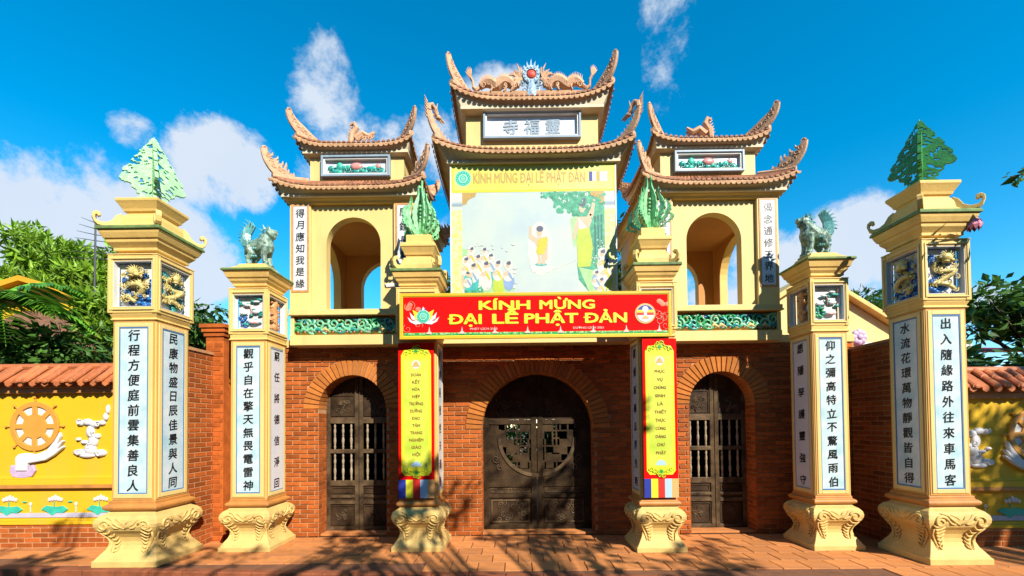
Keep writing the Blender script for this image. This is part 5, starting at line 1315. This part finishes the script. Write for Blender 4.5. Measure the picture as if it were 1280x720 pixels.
# ------------------------------------------------------------------ ground, pavement, kerb, road
def ground():
    mb = MB(); mb.box(-150, 150, -60, 200, -.32, -.17); mb.build('ground', 'soil', None, kind='structure')
    mb = MB(); mb.box(-60, 60, -7.5, 5.4, -.17, -.135); mb.build('road', 'asphalt', None, kind='structure')
    EY = lambda x: 4.62-.062*x
    p = MB(); p.rings([[(-12, EY(-12)+.10, -.134), (12, EY(12)+.10, -.134), (12, 10.5, -.134), (-12, 10.5, -.134)], [(-12, EY(-12)+.10, -.012), (12, EY(12)+.10, -.012), (12, 10.5, -.012), (-12, 10.5, -.012)]])
    pav = p.build('pavement', 'joint', None, kind='structure')
    W, D = .293, .287; g = .012
    mb = MB(); b = .004
    mb.rings([[(-W/2,-D/2,-.012),(W/2,-D/2,-.012),(W/2,D/2,-.012),(-W/2,D/2,-.012)], [(-W/2,-D/2,-.003),(W/2,-D/2,-.003),(W/2,D/2,-.003),(-W/2,D/2,-.003)], [(-W/2+b,-D/2+b,0),(W/2-b,-D/2+b,0),(W/2-b,D/2-b,0),(-W/2+b,D/2-b,0)]])
    me = bpy.data.meshes.new('paver'); me.from_pydata(mb.v, [], [tuple(f) for f in mb.f]); me.materials.append(M['paver']); me.update()
    L_ = []; rest = []
    r = 0; y = 6.30
    while y > 4.1:
        yc = y-D/2; k = 0; x = -8.2+(.15 if r % 2 else 0)
        while x < 8.2:
            if yc-D/2 > EY(x)+.12 and not (abs(x) > 5.05 and yc > (5.9 if x < 0 else 5.62)): L_.append((x, yc))
            x += W+g
        y -= D+g; r += 1
    L_.sort(key=lambda q: (abs(q[0]+.2)*5.2/q[1]) if abs(q[0]) < 6.2 else 99)
    for x, yc in L_[:300]:
        o = bpy.data.objects.new('paver', me); C.objects.link(o); o.parent = pav; o.location = (x, yc, random.uniform(-.0015, .0015)); o.rotation_euler = (random.uniform(-.003,.003), random.uniform(-.003,.003), random.uniform(-.004,.004))
    if len(L_) > 300:
        mb = MB()
        for x, yc in L_[300:]: mb.box(x-W/2, x+W/2, yc-D/2, yc+D/2, -.011, 0)
        mb.build('paver_field', 'paver', pav, kind='stuff')
    for s in range(-30, 31):      # kerb stones
        x0, x1 = s*.4, s*.4+.392; q = MB(); R = []
        for z, d in ((-.134, 0), (-.01, 0), (.0, .008)):
            R.append([(x0, EY(x0)-.02+d, z), (x1, EY(x1)-.02+d, z), (x1, EY(x1)+.095, z), (x0, EY(x0)+.095, z)])
        q.rings(R); q.build('kerb_stone', 'kerb', pav)
ground()

# ------------------------------------------------------------------ plants
def leaves(mb, pts, n, size, R, droop=.3, star=0, asp=.42):
    """pts = list of (x, y, z, rx, ry, rz) clumps"""
    wt = [p[3]*p[4]*p[5] for p in pts]; tot = sum(wt)
    for p, w in zip(pts, wt):
        for _ in range(max(3, int(n*w/tot))):
            d = Vector((R.gauss(0,1), R.gauss(0,1), R.gauss(0,1))).normalized()*(R.uniform(.35,1)**.6)
            c = Vector((p[0]+d.x*p[3], p[1]+d.y*p[4], p[2]+d.z*p[5]))
            out = Vector((d.x+R.uniform(-.6,.6), d.y+R.uniform(-.6,.6), d.z*.5-droop+R.uniform(-.4,.5))).normalized()
            k = size*R.uniform(.6, 1.3)
            dirs = [out] if not star else []
            if star:
                a = out.orthogonal().normalized(); b = out.cross(a)
                for j in range(star): t = 2*pi*j/star+R.uniform(-.2,.2); dirs.append((a*cos(t)+b*sin(t)+out*.25).normalized())
            for o in dirs:
                sd = o.cross(Vector((R.uniform(-1,1), R.uniform(-1,1), 1))).normalized()*k*asp*.5; up = o.cross(sd).normalized()*k*.08
                m = c+o*k*.5
                mb.add([tuple(c), tuple(m-sd+up), tuple(c+o*k), tuple(m+sd+up)], [(0, 1, 2), (0, 2, 3)])
def tree(name, label, x, y, h, clumps, n, size, mt, seed, trunk=.12, group=None, star=0, droop=.3, asp=.42, z0=-.17):
    R = random.Random(seed); t = thing(name, label, 'tree', (x, y, z0), group)
    mb = MB(); top = Vector((x+R.uniform(-.2,.2), y, z0+h*.55))
    mb.tube([(x, y, z0), (x+R.uniform(-.1,.1), y, z0+h*.25), tuple(top)], [trunk, trunk*.8, trunk*.6], 8); tr = mb.build('trunk', 'bark', t, smooth=True)
    lb = MB()
    for c in clumps:
        e = Vector(c[:3]); m = top.lerp(e, .5)+Vector((R.uniform(-.15,.15), R.uniform(-.15,.15), .1)); lb.tube([tuple(top-Vector((0,0,.1))), tuple(m), tuple(e)], [trunk*.4, trunk*.25, trunk*.08], 5)
        for j in range(3): q = e+Vector((R.uniform(-1,1)*c[3], R.uniform(-1,1)*c[4], R.uniform(-.3,1)*c[5]))*.8; lb.tube([tuple(m), tuple(q)], [trunk*.15, trunk*.04], 4)
    lb.build('limb', 'bark', t)
    cr = MB(); leaves(cr, clumps, n, size, R, droop, star, asp); cr.build('crown', mt, t, kind='stuff')
    return t
def rc(R, x, y, z, rx, ry, rz, n, r0, r1):    # random clumps in an ellipsoid
    L_ = []
    for _ in range(n):
        d = Vector((R.gauss(0,1), R.gauss(0,1), R.gauss(0,1))).normalized()*R.uniform(.3, 1); r = R.uniform(r0, r1)
        L_.append((x+d.x*rx, y+d.y*ry, z+d.z*rz, r, r, r*.7))
    return L_
R = random.Random(21)
tree('broadleaf_tree', 'yellow-green star-leaved tree rising behind the yellow gabled house', -17.0, 16.6, 8.0, rc(R, -16.9, 16.4, 6.7, 2.9, 1.2, 1.5, 36, .55, .95)+[(-19.0,16.4,9.0,.7,.5,.5),(-18.2,16.4,8.5,.7,.6,.5),(-15.2,16.4,8.0,.6,.6,.45)], 2600, .42, 'leafA', 5, .18, None, 7, .1, .27)
tree('young_broadleaf_tree', 'lighter leafy tree in front of the lean-to roof, left of the tall pillar', -8.4, 8.6, 4.0, rc(R, -8.3, 8.6, 3.75, .55, .4, .45, 9, .25, .4), 420, .24, 'leafA', 25, .07, None, 7, .1, .27)
tree('dark_shrub_tree', 'dark leafy tree low behind the bright yellow wall', -8.9, 7.6, 3.4, rc(R, -8.6, 7.5, 2.9, 2.2, .6, .55, 22, .3, .5), 2400, .17, 'leafB', 6, .09, None, 0, .4, .5)
tree('leafy_tree', 'mid green tree seen between the two left pillars', -6.55, 8.6, 4.3, rc(R, -6.5, 8.6, 3.3, .65, .6, .75, 12, .28, .45), 1500, .20, 'leafB', 8, .08, None, 0, .5, .34)
tree('round_tree', 'round green tree behind the house between the two right pillars', 13.2, 17.0, 7.0, rc(R, 13.0, 17.0, 5.9, 1.8, 1.0, .85, 18, .5, .8), 3800, .22, 'leafB', 9, .14)
tree('wide_tree', 'bright topped green tree behind the shaded yellow wall', 10.6, 9.0, 4.4, rc(R, 10.4, 8.8, 3.6, 2.1, .9, .7, 22, .35, .6), 3000, .20, 'leafB', 10, .1, None, 0, .2, .6)
tree('dark_hedge_tree', 'dark bushy tree just over the shaded coping', 8.6, 7.4, 3.0, rc(R, 8.4, 7.3, 2.55, 2.2, .5, .35, 18, .3, .45), 2200, .17, 'leafC', 12, .08, None, 0, .2, .6)
tree('slender_tree', 'green tree glimpsed in the gap right of the billboard', 1.9, 11.5, 6.6, rc(R, 2.35, 11.5, 6.0, .7, .6, 1.5, 10, .35, .55), 1300, .20, 'leafB', 14, .09)
tree('courtyard_shrub', 'sunlit shrub in the courtyard seen through the central door openwork', .1, 10.0, 2.6, rc(R, .1, 8.95, 1.15, .8, .12, .95, 26, .24, .36), 3600, .13, 'leafA', 15, .05, z0=-.02)
tree('far_tree', 'small tree just left of the billboard foot', -2.4, 10.8, 5.6, rc(R, -2.2, 10.8, 4.95, .5, .4, .35, 6, .25, .35), 500, .2, 'leafB', 16, .07)
def palm(x, y, z, label):
    t = thing('palm_tree', label, 'tree', (x, y, -.17)); R = random.Random(8)
    mb = MB(); mb.tube([(x-.1, y, -.17), (x, y, 1.5), (x, y, z-.1)], [.16, .13, .10], 9); mb.build('trunk', 'bark', t, smooth=True)
    for i, (az, up, L_) in enumerate(((-.25,.35,1.7),(.15,.75,1.5),(-.6,-.05,1.6),(.5,.25,1.4),(2.6,.4,1.6),(3.3,.1,1.5),(1.5,.6,1.5),(-1.5,.5,1.4),(-2.4,.2,1.5),(-.9,.5,1.5))):
        fr = MB(); d = Vector((cos(az), sin(az), 0)); P = []
        for k in range(15):
            s = k/14; P.append(Vector((x, y, z))+d*L_*s*(1-.12*s)+Vector((0, 0, up*L_*s-.55*L_*s*s*(1+up*.4))))
        fr.tube([tuple(p) for p in P], [.022*(1-.8*k/14) for k in range(15)], 5); sd = d.cross(Vector((0,0,1)))
        for k in range(1, 15):
            for j in (0, .5):
                p = P[k-1].lerp(P[k], j); ll = .50*L_/1.5*sin(pi*(k+j)/15*.86+.35)
                for s in (-1, 1):
                    e = p+sd*s*ll*.75+d*ll*.62-Vector((0,0,ll*(.38+R.uniform(-.1,.12)))); w = d*.036
                    m = (p+e)/2+Vector((0,0,.04)); fr.add([tuple(p-w), tuple(p+w), tuple(m+w*1.2), tuple(e), tuple(m-w*1.2)], [(0,1,2,4),(4,2,3)])
        fr.build('frond', 'palm', t)
palm(-8.9, 7.1, 3.75, 'arching palm behind the yellow wall at the left picture edge')
def bare_mast():
    t = thing('television_aerial', 'thin dark television aerial rising above the left trees', 'aerial', (-12.2, 12.2, 3.0))
    mb = MB(); mb.tube([(-12.2,12.2,3.0),(-12.18,12.2,7.7)], [.035,.02], 6); mb.build('mast', 'rust', t)
    for i in range(7):
        z = 7.45-.17*i; w = .30+.06*i; mb = MB(); mb.tube([(-12.2-w, 12.2-.1, z+.12-.02*i), (-12.18, 12.2, z), (-12.2+w*1.1, 12.2+.1, z-.03)], [.006,.014,.006], 4); mb.build('element', 'rust', t)
bare_mast()
def street_tree(label, x, y, cl, n, size, sd):
    tree('street_tree', label, x, y, 5.0, cl, n, size, 'leafB', sd, .16, 'street trees across the road', z0=-.135, asp=.5)
R = random.Random(31)
def canopy(R, x0, x1, y0, y1, z0, z1, n, r0, r1):
    return [(R.uniform(x0,x1), R.uniform(y0,y1), R.uniform(z0,z1), *(lambda r: (r, r, r*.5))(R.uniform(r0, r1))) for _ in range(n)]
street_tree('leafy street tree behind the viewer whose crown dapples the pavement', -1.8, -2.6, canopy(R, -2.8, 2.2, -1.8, -.2, 5.1, 6.3, 11, .18, .34), 560, .16, 3)
street_tree('leafy street tree behind the viewer on the right, shading the central door', 3.2, -2.8, canopy(R, 1.8, 6.4, -1.9, -.2, 5.0, 6.7, 20, .22, .38), 1250, .17, 4)
street_tree('dense street tree at far right that shades the yellow wall', 9.2, -2.4, canopy(R, 9.5, 13.2, -1.6, .1, 5.2, 8.8, 46, .26, .50), 4200, .18, 5)
def branch():
    t = thing('overhanging_branch', 'small leafy branch reaching in at the top right edge', 'branch', (6.2, 4.4, 3.9)); R = random.Random(2)
    mb = MB(); mb.tube([(6.6, 4.4, 4.2), (5.3, 4.4, 4.16), (4.75, 4.4, 4.06)], [.03, .018, .006], 5); mb.build('twig', 'bark', t)
    mb = MB(); leaves(mb, [(4.76,4.4,4.06,.10,.10,.06),(4.95,4.4,4.10,.13,.12,.08),(5.3,4.4,4.15,.2,.2,.12)], 70, .12, R, .5, 0, .45); mb.build('foliage', 'leafB', t, kind='stuff')
branch()

# ------------------------------------------------------------------ houses behind
def house_left():
    t = thing('house', 'yellow gabled house with brown tiled lean-to behind the trees over the bright wall', 'house', (-12, 12.5, -.17))
    mb = MB(frame((0, 11.6, 0), FR)); mb.poly([(-17.5,-.17),(-9.6,-.17),(-9.6,4.35),(-13.3,5.50),(-17.5,4.3)], -4, 0); mb.build('gable_wall', 'yellow', t)
    mb = MB(frame((0, 11.5, 0), FR)); mb.poly([(-13.4,5.68),(-9.2,4.36),(-9.2,4.22),(-13.4,5.54)], -4.2, .15); mb.poly([(-13.41,5.68),(-13.41,5.54),(-17.8,4.2),(-17.8,4.34)], -4.2, .15); mb.build('verge', 'yellowband', t, split=True)
    for r in range(9):      # courses of the lean-to roof
        z = 4.75-.14*r; y = 11.45-.17*r; q = MB(); q.add([(-13.4,y,z),(-9.9,y,z-.02),(-9.9,y-.19,z-.16),(-13.4,y-.19,z-.14),(-13.4,y-.19,z-.18),(-9.9,y-.19,z-.20)], [(0,3,2,1),(3,4,5,2)]); q.build('tile_course', 'brownwood', t)
    for x in (-15.6, -14.6):
        mb = MB(); mb.box(x, x+.6, 11.56, 11.595, 2.6, 3.7); w = mb.build('window', 'dark', t); mb = MB(frame((0, 11.6, 0), FR)); mb.frm(x-.05, x+.65, 2.55, 3.75, .06, .0, .06); mb.build('frame', 'white', w)
house_left()
def house_right():
    t = thing('house', 'cream gabled house with red corrugated awning between the two right pillars', 'house', (10, 12, -.17))
    mb = MB(frame((0, 12.0, 0), FR)); mb.poly([(6.6,-.17),(13.4,-.17),(13.4,2.6),(11.6,3.15),(7.9,5.55),(6.6,4.7)], -3.5, 0); mb.build('gable_wall', 'creampale', t)
    mb = MB(frame((0, 11.9, 0), FR)); mb.poly([(7.9,5.72),(7.9,5.58),(11.75,3.1),(11.9,3.17)], -3.8, .12); mb.poly([(7.9,5.72),(7.9,5.58),(6.4,4.6),(6.3,4.7)], -3.8, .12); mb.build('verge', 'cream', t, bevel=.02, split=True)
    mb = MB(frame((10.45, 11.7, 3.75), FR)); mb.spiral(0, .12, 0, .22, 1.3, .05, 0, 1, 14); mb.spiral(-.35, .0, 0, .18, 1.3, .045, 0, -1, 14); mb.tube([(-.7,-.12,0),(-.2,.05,0),(.3,-.1,0),(.7,-.35,0)], [.05,.07,.07,.04], 7); mb.build('scroll_ornament', 'creampale', t, smooth=True)
    n = 44; mb = MB(); W0, W1 = 6.0, 12.0; R = []
    for i in range(n*2+1):
        x = W0+(W1-W0)*i/(n*2); dz = .03 if i % 2 else 0; R.append([(x, 8.6, 2.92+dz), (x, 11.9, 3.55+dz)])
    mb.rings(R, cap=False, closed=False); mb.build('awning', 'redroof', t)
    mb = MB(); mb.box(7.0, 12.0, 11.75, 11.95, 3.56, 3.72); mb.build('wall_band', 'white', t)
    mb = MB(frame((8.95, 11.7, 3.85), FR)); mb.m = 0
    for j in range(8): a = j*pi/4; mb.blob((.13*cos(a), .13*sin(a), 0), (.10,.10,.05), 7, 4)
    mb.blob((0,0,.03), (.09,.09,.05), 8, 4); mb.build('flower_ornament', 'mauve', t, smooth=True)
house_right()
def courtyard():
    mb = MB(); mb.box(-9, 9, 10.5, 40, -.135, -.02); mb.build('courtyard', 'joint', None, kind='structure')
courtyard()
# unseen town houses behind the viewer, made tall and dark to cut sky fill
def far_house(x, w, h, m, label):
    t = thing('sky_block_house', label, 'house', (x, -10, -.17), 'unseen town houses added to block sky light')
    mb = MB(); mb.box(x, x+w, -16, -9.5, -.17, h); mb.build('wall', m, t)
    mb = MB(); mb.box(x-.1, x+w+.1, -16.1, -9.3, h+.001, h+.25); mb.build('parapet', 'soffit', t)
    for j in range(int(h//3.2)):
        for i in range(int(w//1.7)):
            a = x+.5+1.7*i; b = .9+3.2*j; q = MB(); q.box(a, a+.9, -9.5, -9.46, b, b+1.5); q.build('window', 'dark', t)
hs_ = [('brown', 'inner'), ('brick red', 'tile'), ('ochre', 'mould'), ('dark brown', 'brownwood'), ('rust orange', 'inner'), ('red roof tile coloured', 'redroof'), ('deep brown', 'brownwood')]
for i, (nm, mt) in enumerate(hs_):
    far_house(-24+6.9*i, 6.6, 10.4+.35*((i*5) % 4), mt, nm+' unseen sky-blocking town house, '+('leftmost of the row','second from the left','third from the left','fourth from the left','fifth from the left','sixth from the left','last of the row')[i]+' across the road')
